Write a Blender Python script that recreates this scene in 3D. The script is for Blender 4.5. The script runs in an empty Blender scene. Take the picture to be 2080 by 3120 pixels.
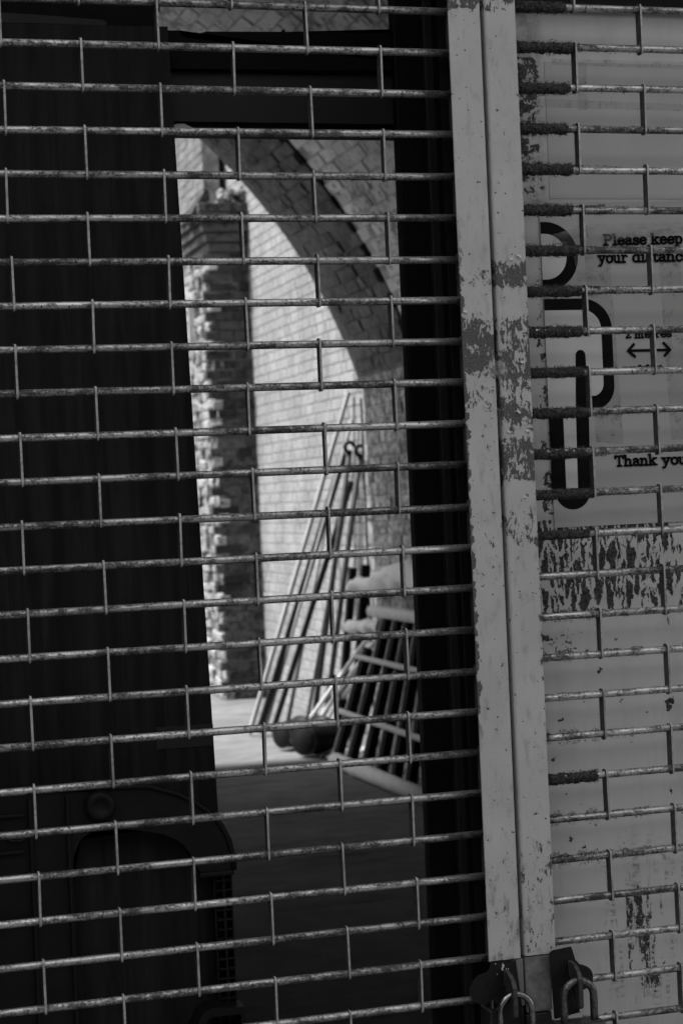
import bpy, bmesh, math, random
from mathutils import Vector, Matrix, noise
random.seed(7)
sc = bpy.context.scene
R_ = math.radians

# ------------------------------------------------------------------ camera, sky, sun, exposure
CAM = Vector((-0.246, -2.166, 1.5))
CR = Vector((0.96025, -0.27608, -0.04373)).normalized()
CF = Vector((0.27635, 0.96106, -0.00596)).normalized()
CU = CR.cross(CF).normalized()
CR = CF.cross(CU).normalized()
cd = bpy.data.cameras.new('camera')
cam = bpy.data.objects.new('camera', cd)
sc.collection.objects.link(cam)
cam.matrix_world = Matrix(((CR.x, CU.x, -CF.x, CAM.x), (CR.y, CU.y, -CF.y, CAM.y), (CR.z, CU.z, -CF.z, CAM.z), (0, 0, 0, 1)))
cd.sensor_fit = 'HORIZONTAL'
cd.sensor_width = 24.0
cd.lens = 66.58
cd.clip_start = 0.05
cd.clip_end = 1000
cd.dof.use_dof = True
cd.dof.focus_distance = 2.24
cd.dof.aperture_fstop = 12.5
sc.camera = cam

SUN = Vector((-0.50, 0.03, 0.866)).normalized()
w = bpy.data.worlds.new('World'); sc.world = w; w.use_nodes = True
wn = w.node_tree.nodes; wl = w.node_tree.links
sky = wn.new('ShaderNodeTexSky'); sky.sky_type = 'NISHITA'; sky.sun_disc = False
sky.sun_elevation = math.asin(SUN.z); sky.sun_rotation = math.atan2(SUN.x, SUN.y)
bw = wn.new('ShaderNodeRGBToBW')                     # black-and-white photograph: neutral sky light
wl.new(sky.outputs[0], bw.inputs[0]); wl.new(bw.outputs[0], wn['Background'].inputs[0])
wn['Background'].inputs[1].default_value = 0.15
sd = bpy.data.lights.new('sun', 'SUN'); sd.energy = 2.0; sd.angle = R_(0.5)
so = bpy.data.objects.new('sun', sd); sc.collection.objects.link(so)
so.rotation_euler = SUN.to_track_quat('Z', 'Y').to_euler()
so.location = (-8, 8, 12)
sc.view_settings.view_transform = 'Standard'
sc.view_settings.look = 'None'
sc.view_settings.exposure = 1.7
sc.view_settings.gamma = 1.0
sc.cycles.use_denoising = True
sc.cycles.max_bounces = 8
sc.cycles.diffuse_bounces = 5

# ------------------------------------------------------------------ helpers: objects
COL = sc.collection
def obj(name, bm, m, parent=None, loc=None, smooth=False):
    if isinstance(bm, bmesh.types.BMesh):
        bmesh.ops.recalc_face_normals(bm, faces=bm.faces[:])
        me = bpy.data.meshes.new(name); bm.to_mesh(me); bm.free()
    else:
        me = bm
    if smooth:
        for p in me.polygons: p.use_smooth = True
    if m and not me.materials: me.materials.append(m)
    o = bpy.data.objects.new(name, me); COL.objects.link(o)
    if parent:
        o.parent = parent
        o.location = -Vector(parent.location) if loc is None else Vector(loc) - Vector(parent.location)
    elif loc is not None:
        o.location = loc
    return o
def tag(o, label, cat, group=None):
    o['label'] = label; o['category'] = cat
    if group: o['group'] = group
    return o
def thing(name, label, cat, loc, group=None):
    o = bpy.data.objects.new(name, None); COL.objects.link(o); o.location = loc
    o.empty_display_size = 0.05
    return tag(o, label, cat, group)
def sub(name, bm, m, part, loc=None, smooth=False):
    """a sub-part; parts are modelled in world coordinates, so their own frame is the world's"""
    o = obj(name, bm, m, None, None, smooth); o.parent = part
    if loc is not None: o.location = loc
    return o
def struct(o): o['kind'] = 'structure'; return o

# ------------------------------------------------------------------ helpers: shapes
def box(bm, x0, x1, y0, y1, z0, z1, bev=0.0):
    r = bmesh.ops.create_cube(bm, size=1.0)
    for v in r['verts']:
        v.co = Vector(((x0 + x1) / 2 + v.co.x * (x1 - x0), (y0 + y1) / 2 + v.co.y * (y1 - y0), (z0 + z1) / 2 + v.co.z * (z1 - z0)))
    if bev:
        es = {e for v in r['verts'] for e in v.link_edges}
        bmesh.ops.bevel(bm, geom=list(es), offset=bev, segments=2, affect='EDGES', profile=0.5)
def frame_of(d):
    d = d.normalized(); a = Vector((0, 0, 1)) if abs(d.z) < 0.9 else Vector((1, 0, 0))
    u = d.cross(a).normalized(); return u, d.cross(u).normalized()
def tube(bm, pts, r, n=12, caps=True):
    pts = [Vector(p) for p in pts]; rings = []
    rr = r if isinstance(r, (list, tuple)) else [r] * len(pts)
    u = None
    for i, p in enumerate(pts):
        d = (pts[min(i + 1, len(pts) - 1)] - pts[max(i - 1, 0)]).normalized()
        if u is None: u, v = frame_of(d)
        else:
            u = (u - d * u.dot(d)).normalized(); v = d.cross(u).normalized()
        rings.append([bm.verts.new(p + (u * math.cos(6.28318 * k / n) + v * math.sin(6.28318 * k / n)) * rr[i]) for k in range(n)])
    for a, b in zip(rings, rings[1:]):
        for k in range(n): bm.faces.new((a[k], a[(k + 1) % n], b[(k + 1) % n], b[k]))
    if caps: bm.faces.new(rings[0]); bm.faces.new(rings[-1])
def beam(bm, p0, p1, wx, wy, up=Vector((0, 1, 0))):
    p0 = Vector(p0); p1 = Vector(p1); d = (p1 - p0).normalized()
    u = d.cross(up).normalized(); v = d.cross(u).normalized()
    A = []
    for p in (p0, p1):
        A.append([bm.verts.new(p + u * wx * s / 2 + v * wy * t / 2) for s, t in ((-1, -1), (1, -1), (1, 1), (-1, 1))])
    for k in range(4): bm.faces.new((A[0][k], A[0][(k + 1) % 4], A[1][(k + 1) % 4], A[1][k]))
    bm.faces.new(A[0]); bm.faces.new(A[1])
def prism(bm, pts, f0, f1):
    """outline pts (2-D) between two mappings f0(p), f1(p) -> 3-D"""
    a = [bm.verts.new(f0(p)) for p in pts]; b = [bm.verts.new(f1(p)) for p in pts]
    n = len(pts)
    for k in range(n): bm.faces.new((a[k], a[(k + 1) % n], b[(k + 1) % n], b[k]))
    fs = [bm.faces.new(a), bm.faces.new(b)]
    bmesh.ops.triangulate(bm, faces=fs)
def prism_y(bm, pts, y0, y1): prism(bm, pts, lambda p: Vector((p[0], y0, p[1])), lambda p: Vector((p[0], y1, p[1])))
def prism_x(bm, pts, x0, x1): prism(bm, pts, lambda p: Vector((x0, p[0], p[1])), lambda p: Vector((x1, p[0], p[1])))
def prism_z(bm, pts, z0, z1): prism(bm, pts, lambda p: Vector((p[0], p[1], z0)), lambda p: Vector((p[0], p[1], z1)))
def arc(cx, cy, r, a0, a1, n=10): return [(cx + r * math.cos(R_(a0 + (a1 - a0) * k / n)), cy + r * math.sin(R_(a0 + (a1 - a0) * k / n))) for k in range(n + 1)]
def lathe(bm, prof, org, axis, n=24):
    axis = Vector(axis).normalized(); u, v = frame_of(axis); rings = []
    for r, h in prof:
        rings.append([bm.verts.new(Vector(org) + axis * h + (u * math.cos(6.28318 * k / n) + v * math.sin(6.28318 * k / n)) * max(r, 1e-4)) for k in range(n)])
    for a, b in zip(rings, rings[1:]):
        for k in range(n): bm.faces.new((a[k], a[(k + 1) % n], b[(k + 1) % n], b[k]))
def lump(bm, pts, radii, seed=0, n=14, amp=0.2, sub=6):
    """a sagging rounded sack along pts"""
    P = []; Rr = []
    for i in range(len(pts) - 1):
        for k in range(sub):
            t = k / sub
            P.append(Vector(pts[i]).lerp(Vector(pts[i + 1]), t)); Rr.append(radii[i] * (1 - t) + radii[i + 1] * t)
    P.append(Vector(pts[-1])); Rr.append(radii[-1])
    st = len(bm.verts)
    tube(bm, P, Rr, n)
    bm.verts.ensure_lookup_table()
    for v in bm.verts[st:]:
        q = v.co * 14 + Vector((seed, 0, 0))
        v.co += noise.noise_vector(q) * amp * 0.05

# ------------------------------------------------------------------ helpers: materials
class NT:
    def __init__(s, name):
        s.m = bpy.data.materials.new(name); s.m.use_nodes = True
        s.t = s.m.node_tree; s.n = s.t.nodes; s.b = s.n['Principled BSDF']
        s.b.inputs['Specular IOR Level'].default_value = 0.3
    def set(s, sock, v):
        if hasattr(v, 'is_output') or isinstance(v, bpy.types.NodeSocket): s.t.links.new(v, sock)
        else: sock.default_value = v
    def math(s, op, a, b=0.0, c=0.0, clamp=False):
        n = s.n.new('ShaderNodeMath'); n.operation = op; n.use_clamp = clamp
        s.set(n.inputs[0], a); s.set(n.inputs[1], b); s.set(n.inputs[2], c); return n.outputs[0]
    def add(s, a, b): return s.math('ADD', a, b)
    def sub(s, a, b): return s.math('SUBTRACT', a, b)
    def mul(s, a, b): return s.math('MULTIPLY', a, b)
    def mx(s, a, b): return s.math('MAXIMUM', a, b)
    def pos(s): return s.n.new('ShaderNodeNewGeometry').outputs['Position']
    def objc(s): return s.n.new('ShaderNodeTexCoord').outputs['Object']
    def rnd(s): return s.n.new('ShaderNodeObjectInfo').outputs['Random']
    def sep(s, v):
        n = s.n.new('ShaderNodeSeparateXYZ'); s.t.links.new(v, n.inputs[0]); return n.outputs
    def scale(s, v, xyz, off=(0, 0, 0)):
        n = s.n.new('ShaderNodeMapping'); s.t.links.new(v, n.inputs[0])
        n.inputs['Scale'].default_value = xyz; n.inputs['Location'].default_value = off; return n.outputs[0]
    def noise(s, v, sc_, det=4.0, rough=0.55, dist=0.0):
        n = s.n.new('ShaderNodeTexNoise'); s.t.links.new(v, n.inputs['Vector'])
        n.inputs['Scale'].default_value = sc_; n.inputs['Detail'].default_value = det
        n.inputs['Roughness'].default_value = rough; n.inputs['Distortion'].default_value = dist
        return n.outputs[0]
    def voro(s, v, sc_):
        n = s.n.new('ShaderNodeTexVoronoi'); s.t.links.new(v, n.inputs['Vector']); n.inputs['Scale'].default_value = sc_
        return n.outputs['Distance']
    def wave(s, v, sc_, dist=2.0, det=2.0, direction='X'):
        n = s.n.new('ShaderNodeTexWave'); s.t.links.new(v, n.inputs['Vector']); n.bands_direction = direction
        n.inputs['Scale'].default_value = sc_; n.inputs['Distortion'].default_value = dist; n.inputs['Detail'].default_value = det
        return n.outputs['Fac']
    def ss(s, v, a, b):
        n = s.n.new('ShaderNodeMapRange'); n.interpolation_type = 'SMOOTHSTEP'; n.clamp = True
        s.set(n.inputs[0], v); n.inputs[1].default_value = a; n.inputs[2].default_value = b
        n.inputs[3].default_value = 0; n.inputs[4].default_value = 1
        return n.outputs[0]
    def win(s, v, a, b, e=0.002):
        return s.mul(s.ss(v, a - e, a + e), s.sub(1.0, s.ss(v, b - e, b + e)))
    def mix(s, f, a, b):
        n = s.n.new('ShaderNodeMix'); n.data_type = 'FLOAT'
        s.set(n.inputs[0], f); s.set(n.inputs[2], a); s.set(n.inputs[3], b); return n.outputs[0]
    def out(s, col, rough=0.6, metal=0.0, bump=None, bs=0.3, bd=0.002):
        if isinstance(col, (int, float)): s.b.inputs['Base Color'].default_value = (col, col, col, 1)
        else: s.t.links.new(col, s.b.inputs['Base Color'])
        s.set(s.b.inputs['Roughness'], rough); s.set(s.b.inputs['Metallic'], metal)
        if bump is not None:
            n = s.n.new('ShaderNodeBump'); n.inputs['Strength'].default_value = bs; n.inputs['Distance'].default_value = bd
            s.t.links.new(bump, n.inputs['Height']); s.t.links.new(n.outputs[0], s.b.inputs['Normal'])
        return s.m
M = {}
def simple(name, lo, hi, scale=30.0, rough=0.6, metal=0.0, bs=0.2, bd=0.001, stretch=(1, 1, 1)):
    t = NT(name)
    if hi < 0.02 and not metal: t.b.inputs['Specular IOR Level'].default_value = 0.15
    t.b.inputs['Roughness'].default_value = rough; v = t.scale(t.pos(), stretch)
    n = t.noise(v, scale, 6, 0.6)
    M[name] = t.out(t.mix(t.ss(n, 0.3, 0.7), lo, hi), rough, metal, n, bs, bd); return M[name]

# galvanised rods: pale zinc with dark pitting and grime
t = NT('galvanised'); v = t.pos(); rn = t.rnd()
n1 = t.noise(v, 330, 5, 0.7); n2 = t.noise(t.scale(v, (0.6, 1, 1)), 95, 5, 0.65); n3 = t.noise(t.scale(v, (0.10, 1, 1)), 60, 4, 0.6)
clean = t.ss(t.add(t.add(t.mul(n1, 0.45), t.mul(n2, 0.42)), t.mul(n3, 0.28)), 0.50, 0.64)
seg = t.ss(n3, 0.38, 0.62)
c = t.mix(clean, t.mix(seg, 0.050, 0.11), t.mix(seg, 0.32, 0.58))
c = t.mul(c, t.mix(rn, 0.8, 1.15))
pit = t.ss(t.noise(v, 210, 3, 0.6), 0.64, 0.70)
c = t.mix(pit, c, 0.03)
M['galvanised'] = t.out(c, t.mix(clean, 0.60, 0.36), t.mix(clean, 0.45, 0.85), t.add(n1, n2), 0.4, 0.0006)
t = NT('link_zinc'); v = t.pos()
n1 = t.noise(v, 220, 4, 0.6); n2 = t.noise(v, 25, 3, 0.5)
c = t.mix(t.ss(n1, 0.32, 0.6), 0.26, 0.40); c = t.mul(c, t.mix(t.ss(n2, 0.3, 0.6), 0.75, 1.1))
M['link_zinc'] = t.out(c, 0.5, 0.35, n1, 0.2, 0.0004)

def post_paint(name, bands, chipx, spots=0.0):
    """old pale paint; bands = (z0, z1, strength) where it was torn off down to dark primer"""
    t = NT(name); v = t.pos(); X, Y, Z = t.sep(v)
    big = t.noise(t.scale(v, (1.2, 1, 0.8)), 62, 6, 0.7, 0.6); mid = t.noise(t.scale(v, (1.3, 1, 0.45)), 230, 5, 0.7); fine = t.noise(v, 520, 4, 0.6)
    field = t.add(t.mul(big, 0.62), t.mul(mid, 0.38))
    Zw = t.add(Z, t.mul(t.sub(t.noise(v, 75, 4, 0.6), 0.5), 0.030)); m = None
    for z0, z1, s in bands:
        b = t.mul(t.mul(t.ss(Zw, z0 - 0.006, z0 + 0.005), t.sub(1.0, t.ss(Zw, z1 - 0.020, z1 + 0.012))), s)
        m = b if m is None else t.mx(m, b)
    # threshold falls where the band is strong
    thr = t.sub(0.80, m)
    peel = t.ss(t.sub(field, thr), -0.004, 0.008)
    pit = t.mx(t.ss(t.noise(v, 150, 2, 0.5), 0.70 - spots, 0.712 - spots), t.ss(t.noise(t.scale(v, (1, 1, 0.7), (7, 0, 3)), 48, 4, 0.6), 0.715, 0.722))
    # chipped arris
    edge = t.ss(t.sub(t.mul(t.noise(t.scale(v, (1, 1, 0.8)), 120, 4, 0.6), 0.022), t.math('ABSOLUTE', t.sub(X, chipx[0]))), 0.0085 - chipx[1], 0.0089 - chipx[1])
    ez = t.mix(t.mul(t.ss(Z, 1.18, 1.25), t.sub(1.0, t.ss(Z, 1.75, 1.85))), 0.0, 1.0)
    mask = t.mx(t.mx(peel, pit), t.mul(edge, ez))
    inner = t.mix(t.ss(fine, 0.3, 0.7), 0.045, 0.13)
    paint = t.mix(t.ss(t.noise(v, 12, 5, 0.6), 0.3, 0.7), 0.40, 0.46)
    dirt = t.ss(t.noise(t.scale(v, (1, 1, 0.35)), 90, 5, 0.7), 0.50, 0.72)
    low = t.sub(1.0, t.ss(Z, 0.93, 1.12))
    paint = t.mul(paint, t.sub(1.0, t.mul(dirt, t.add(0.24, t.mul(low, 0.5)))))
    paint = t.mul(paint, t.mix(t.ss(fine, 0.25, 0.75), 0.93, 1.04))
    col = t.mix(mask, paint, inner)
    h = t.add(t.mul(t.sub(1.0, mask), 1.0), t.mul(fine, 0.18))
    M[name] = t.out(col, t.mix(mask, 0.55, 0.8), 0.0, h, 0.8, 0.0006)
post_paint('post_paint_left', [(2.083, 2.3, 0.33), (1.748, 1.787, 0.27), (1.640, 1.722, 0.34), (1.600, 1.640, 0.28), (1.50, 1.600, 0.19), (1.40, 1.50, 0.21), (1.24, 1.40, 0.15), (0.94, 1.12, 0.19), (1.79, 2.07, 0.13)], (0.531, 0.0))
post_paint('post_paint_right', [(2.083, 2.3, 0.28), (1.749, 1.790, 0.36), (1.572, 1.724, 0.31), (1.512, 1.578, 0.34), (1.432, 1.500, 0.27), (1.08, 1.43, 0.12), (.94, 1.09, 0.235), (1.79, 2.07, 0.12)], (0.616, -0.004))

# board behind the right grille
t = NT('board_paint'); v = t.pos(); X, Y, Z = t.sep(v)
base = t.mix(t.ss(t.noise(v, 7, 5, 0.6), 0.3, 0.7), 0.53, 0.57)
base = t.mul(base, t.mix(t.ss(t.noise(t.scale(v, (1, 1, 0.2)), 35, 5, 0.65), 0.45, 0.8), 1.0, 0.86))
fine = t.noise(v, 240, 5, 0.65); stripe = t.noise(t.scale(v, (1, 1, 0.6)), 150, 5, 0.68, 1.0)
cell = t.noise(v, 62, 5, 0.65, 0.5)
# residue of a torn-off sheet: vertical glue runs
colw = t.noise(t.scale(v, (1, 1, 0.12), (3.1, 0, 0)), 120, 3, 0.55, 0.6)
fld = t.add(t.add(t.mul(stripe, 0.42), t.mul(fine, 0.22)), t.mul(colw, 0.60))
zB = t.mul(t.ss(Z, 1.305, 1.375), t.sub(1.0, t.ss(Z, 1.462, 1.468)))
xB = t.sub(1.0, t.ss(X, 0.79, 0.90))
vo = t.n.new('ShaderNodeTexVoronoi'); vo.feature = 'DISTANCE_TO_EDGE'; vo.inputs['Scale'].default_value = 1.0
wob = t.n.new('ShaderNodeTexNoise'); t.t.links.new(v, wob.inputs['Vector']); wob.inputs['Scale'].default_value = 70; wob.inputs['Detail'].default_value = 3
vadd = t.n.new('ShaderNodeVectorMath'); vadd.operation = 'MULTIPLY_ADD'; t.t.links.new(wob.outputs['Color'], vadd.inputs[0]); vadd.inputs[1].default_value = (0.008, 0, 0.012); t.t.links.new(v, vadd.inputs[2])
t.t.links.new(t.scale(vadd.outputs[0], (88, 0.0, 19)), vo.inputs['Vector'])
cen = t.mul(zB, t.add(0.58, t.mul(xB, 0.40)))
thr = t.add(t.mix(cen, 0.50, 0.06), t.mul(t.sub(stripe, 0.5), 0.75))
glue = t.mul(t.ss(t.sub(vo.outputs['Distance'], thr), 0.0, 0.03), t.ss(zB, 0.02, 0.1))
cl = t.add(t.mul(cell, 0.7), t.mul(fine, 0.3))
leftx = t.sub(1.0, t.ss(X, 0.676, 0.694))
topz = t.mul(t.ss(Z, 1.85, 1.88), t.sub(1.0, t.ss(Z, 2.05, 2.055)))
flk = t.ss(t.sub(cl, t.sub(0.80, t.mul(t.mul(leftx, topz), 0.31))), 0.0, 0.01)
midz = t.mul(t.ss(Z, 1.46, 1.47), t.sub(1.0, t.ss(Z, 1.78, 1.80)))
edgex = t.mul(t.ss(X, 0.655, 0.666), t.sub(1.0, t.ss(X, 0.680, 0.682)))
flk2 = t.ss(t.sub(cl, t.sub(0.80, t.mul(t.mul(edgex, midz), 0.26))), 0.0, 0.01)
lowz = t.mul(t.ss(Z, 1.285, 1.295), t.sub(1.0, t.ss(Z, 1.322, 1.328)))
flk3 = t.ss(t.sub(cl, t.sub(0.80, t.mul(t.mul(lowz, t.sub(1.0, t.ss(X, 0.70, 0.72))), 0.27))), 0.0, 0.01)
rz = t.mul(t.ss(Z, 0.82, 0.87), t.sub(1.0, t.ss(Z, 0.975, 1.0)))
rx = t.mul(t.ss(X, 0.74, 0.755), t.sub(1.0, t.ss(X, 0.80, 0.82)))
flk4 = t.ss(t.sub(fld, t.sub(0.86, t.mul(t.mul(rz, rx), 0.19))), 0.0, 0.012)
spots = t.ss(t.noise(t.scale(v, (1, 1, 1), (0.35, 0, 0.2)), 42, 4, 0.65), 0.648, 0.658)
sz = t.mul(t.ss(Z, 1.0, 1.02), t.sub(1.0, t.ss(Z, 1.30, 1.32)))
mask = t.mx(t.mx(t.mx(glue, flk), t.mx(flk2, flk3)), t.mx(flk4, t.mul(spots, t.add(0.0, sz))))
# fainter smears low down on the right
sm = t.mul(t.mul(t.ss(Z, 0.80, 0.86), t.sub(1.0, t.ss(Z, 1.02, 1.07))), t.ss(X, 0.715, 0.735))
smear = t.mul(t.mul(t.ss(colw, 0.5, 0.6), t.ss(t.noise(t.scale(v, (0.3, 1, 1.0)), 190, 3, 0.6), 0.44, 0.6)), sm)
base = t.mul(base, t.sub(1.0, t.mul(smear, 0.42)))
ltop = t.mul(t.mul(leftx, 0.35), t.mul(t.ss(Z, 1.84, 1.86), t.ss(cell, 0.35, 0.6)))
base = t.mul(base, t.sub(1.0, ltop))
col = t.mix(mask, base, t.mix(t.ss(fine, 0.35, 0.65), 0.010, 0.075))
M['board_paint'] = t.out(col, 0.55, 0.0, t.sub(1.0, mask), 0.5, 0.0004)

t = NT('sign_card'); v = t.pos()
c = t.mix(t.ss(t.noise(v, 9, 5, 0.6), 0.3, 0.7), 0.42, 0.45)
c = t.mul(c, t.mix(t.ss(t.noise(v, 190, 3, 0.6), 0.66, 0.72), 1.0, 0.8))
M['sign_card'] = t.out(c, 0.4, 0.0, t.noise(v, 6, 2), 0.15, 0.004)
simple('sign_white', 0.62, 0.66, 14, 0.4, bs=0.02)
simple('sign_black', 0.004, 0.007, 60, 0.7, bs=0.02); M['sign_black'].node_tree.nodes['Principled BSDF'].inputs['Specular IOR Level'].default_value = 0.1
t = NT('tape_old'); v = t.pos()
g = t.ss(t.add(t.mul(t.noise(v, 60, 6, 0.7), 0.6), t.mul(t.noise(v, 300, 4, 0.7), 0.4)), 0.50, 0.66)
t.b.inputs['Alpha'].default_value = 0.4
t.set(t.b.inputs['Alpha'], t.mix(g, 0.12, 0.5))
M['tape_old'] = t.out(t.mix(g, 0.30, 0.12), 0.3)
t = NT('tape_clear'); v = t.pos()
g = t.noise(t.scale(v, (1, 1, 2)), 70, 5, 0.6)
t.set(t.b.inputs['Alpha'], t.mix(t.ss(g, 0.4, 0.7), 0.10, 0.38))
M['tape_clear'] = t.out(0.42, 0.16, 0.0, g, 0.5, 0.002)

# timber and dark front parts
t = NT('plywood_dark'); v = t.pos()
gr = t.noise(t.scale(v, (1, 1, 0.06)), 60, 6, 0.65, 1.2); kn = t.wave(t.scale(v, (1, 1, 0.12)), 7, 9, 3, 'X')
c = t.mix(t.ss(gr, 0.3, 0.7), 0.0070, 0.0185); c = t.mul(c, t.mix(kn, 0.80, 1.15)); t.b.inputs['Specular IOR Level'].default_value = 0.15
M['plywood_dark'] = t.out(c, 0.6, 0.0, gr, 0.25, 0.0006)
simple('frame_dark', 0.005, 0.008, 30, 0.55)
simple('frame_grey', 0.017, 0.024, 18, 0.6, stretch=(1, 1, 0.2))
simple('header_black', 0.003, 0.005, 25, 0.7)
simple('plastic_dark', 0.009, 0.012, 40, 0.5, bs=0.1, bd=0.0006)
simple('iron_black', 0.006, 0.013, 160, 0.42, 0.2, 0.3, 0.0005)
simple('iron_worn', 0.03, 0.07, 200, 0.5, 0.3, 0.3, 0.0005)
simple('link_side_dark', 0.05, 0.10, 120, 0.7, 0.2)  # darker tone for the side faces of the links
simple('lock_steel', 0.16, 0.36, 220, 0.22, 1.0, 0.1, 0.0003)
simple('lock_steel_dull', 0.07, 0.20, 260, 0.4, 1.0, 0.2, 0.0003)
simple('lock_body', 0.035, 0.06, 150, 0.4, 0.4, 0.2, 0.0004)
simple('post_grimy', 0.10, 0.19, 70, 0.65, bs=0.4, bd=0.0006)
simple('paint_flake', 0.40, 0.46, 60, 0.6)
simple('chip_white', 0.4, 0.55, 200, 0.6)
t = NT('lint'); v = t.pos()
M['lint'] = t.out(t.mix(t.ss(t.noise(v, 350, 3), 0.35, 0.65), 0.012, 0.060), 0.95)
# masonry
def brickmat(name, lo, hi, stain, wear, rough=0.9):
    t = NT(name); v = t.pos(); r = t.rnd()
    n1 = t.noise(v, 3.2, 5, 0.6); n2 = t.noise(v, 22, 5, 0.65); n3 = t.noise(v, 90, 4, 0.65)
    c = t.mix(r, lo, hi)
    c = t.mul(c, t.mix(t.ss(n1, 0.35, 0.65), 0.80, 1.08))
    c = t.mul(c, t.mix(t.ss(n3, 0.3, 0.7), 0.88, 1.05))
    w_ = t.ss(t.add(t.mul(n2, 0.75), t.mul(t.noise(v, 1.7, 4, 0.6), 0.35)), 0.60 - wear, 0.70 - wear)
    c = t.mix(t.mul(w_, 0.8), c, stain)
    M[name] = t.out(c, rough, 0.0, t.add(n2, t.mul(n3, 0.5)), 0.5, 0.006)
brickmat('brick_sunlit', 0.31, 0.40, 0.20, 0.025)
brickmat('brick_white', 0.70, 0.84, 0.14, 0.05)
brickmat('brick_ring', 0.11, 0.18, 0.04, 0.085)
brickmat('brick_side', 0.34, 0.54, 0.09, 0.095)
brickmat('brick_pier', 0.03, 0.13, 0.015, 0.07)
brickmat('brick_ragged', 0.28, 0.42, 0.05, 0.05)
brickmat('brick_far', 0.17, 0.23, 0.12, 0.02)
simple('mortar_patchy', 0.16, 0.66, 11, 0.95, bs=0.5, bd=0.004)
simple('mortar_white', 0.15, 0.21, 20, 0.95, bs=0.5, bd=0.004)
simple('mortar_grey', 0.16, 0.42, 9, 0.95, bs=0.5, bd=0.004)
simple('mortar_dark', 0.08, 0.16, 20, 0.95, bs=0.5, bd=0.004)
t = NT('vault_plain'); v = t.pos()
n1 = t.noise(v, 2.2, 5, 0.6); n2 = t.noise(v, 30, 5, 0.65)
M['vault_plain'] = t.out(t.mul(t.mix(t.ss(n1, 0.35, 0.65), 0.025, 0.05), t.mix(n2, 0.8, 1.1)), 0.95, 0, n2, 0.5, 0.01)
def slab(name, lo, hi):
    t = NT(name); v = t.pos()
    n1 = t.noise(v, 0.9, 5, 0.6); n2 = t.noise(v, 7, 6, 0.65); n3 = t.noise(v, 60, 4, 0.6)
    c = t.mul(t.mix(t.ss(n1, 0.35, 0.65), lo, hi), t.mix(t.ss(n2, 0.3, 0.7), 0.80, 1.1))
    c = t.mul(c, t.mix(t.ss(t.noise(t.scale(v, (0.5, 2.2, 1)), 2.6, 5, 0.6), 0.55, 0.72), 1.0, 0.62))
    t.b.inputs['Specular IOR Level'].default_value = 0.03
    M[name] = t.out(c, 0.95, 0.0, t.add(n2, n3), 0.5, 0.006)
slab('concrete', 0.18, 0.23)
slab('concrete_shade', 0.10, 0.145)  # darker copy of the concrete, shade under the vault put into its colour
simple('asphalt', 0.05, 0.08, 25, 0.9, bs=0.6, bd=0.004)
simple('facade_brick', 0.10, 0.16, 12, 0.9, bs=0.5, bd=0.004)
simple('timber_pale', 0.32, 0.42, 10, 0.7, stretch=(3, 3, 0.3))
simple('timber_dark', 0.018, 0.032, 10, 0.7, stretch=(3, 3, 0.3))
simple('tube_steel', 0.03, 0.06, 30, 0.5, 0.3)
simple('tube_grey', 0.16, 0.22, 30, 0.5, 0.2)
simple('aluminium', 0.68, 0.8, 40, 0.4, 0.1, bs=0.1)
simple('iron_dark', 0.008, 0.015, 60, 0.75); M['iron_dark'].node_tree.nodes['Principled BSDF'].inputs['Specular IOR Level'].default_value = 0.15
simple('rail_pale', 0.42, 0.56, 25, 0.6, bs=0.3)
simple('sack_pale', 0.62, 0.72, 12, 0.6, bs=0.3, bd=0.01)
simple('bucket_black', 0.008, 0.014, 30, 0.45)
simple('rubble_pale', 0.4, 0.6, 30, 0.9, bs=0.6, bd=0.006)

# ------------------------------------------------------------------ setting: ground, floor, building
bm = bmesh.new()
bmesh.ops.create_grid(bm, x_segments=1, y_segments=1, size=300)
struct(obj('ground', bm, M['asphalt'], loc=(0, 0, -0.004)))
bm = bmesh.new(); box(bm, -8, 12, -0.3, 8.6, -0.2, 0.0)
struct(obj('floor', bm, M['concrete_shade']))
bm = bmesh.new(); box(bm, -14, 12, 8.602, 26, -0.2, 0.0)
struct(obj('yard_paving', bm, M['concrete']))

VX, VZ, VR = -0.0417, 1.2935, 3.1668            # vault circle
SPR = 2.216; YE = 8.65                          # springing height, far end of the vault
WX = 3.02                                      # face of the vault's side wall
def in_view(p, m=25):
    d = Vector(p) - CAM; z = d.dot(CF)
    if z < 1: return None
    x = 784 + 4350 * d.dot(CR) / z; y = 1176 - 4350 * d.dot(CU) / z
    return (x, y, z)
def seen(p):
    q = in_view(p)
    if q is None: return False
    x, y, z = q
    return 360 < x < 990 and (290 < y < 1840 or -30 < y < 90)

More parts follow.
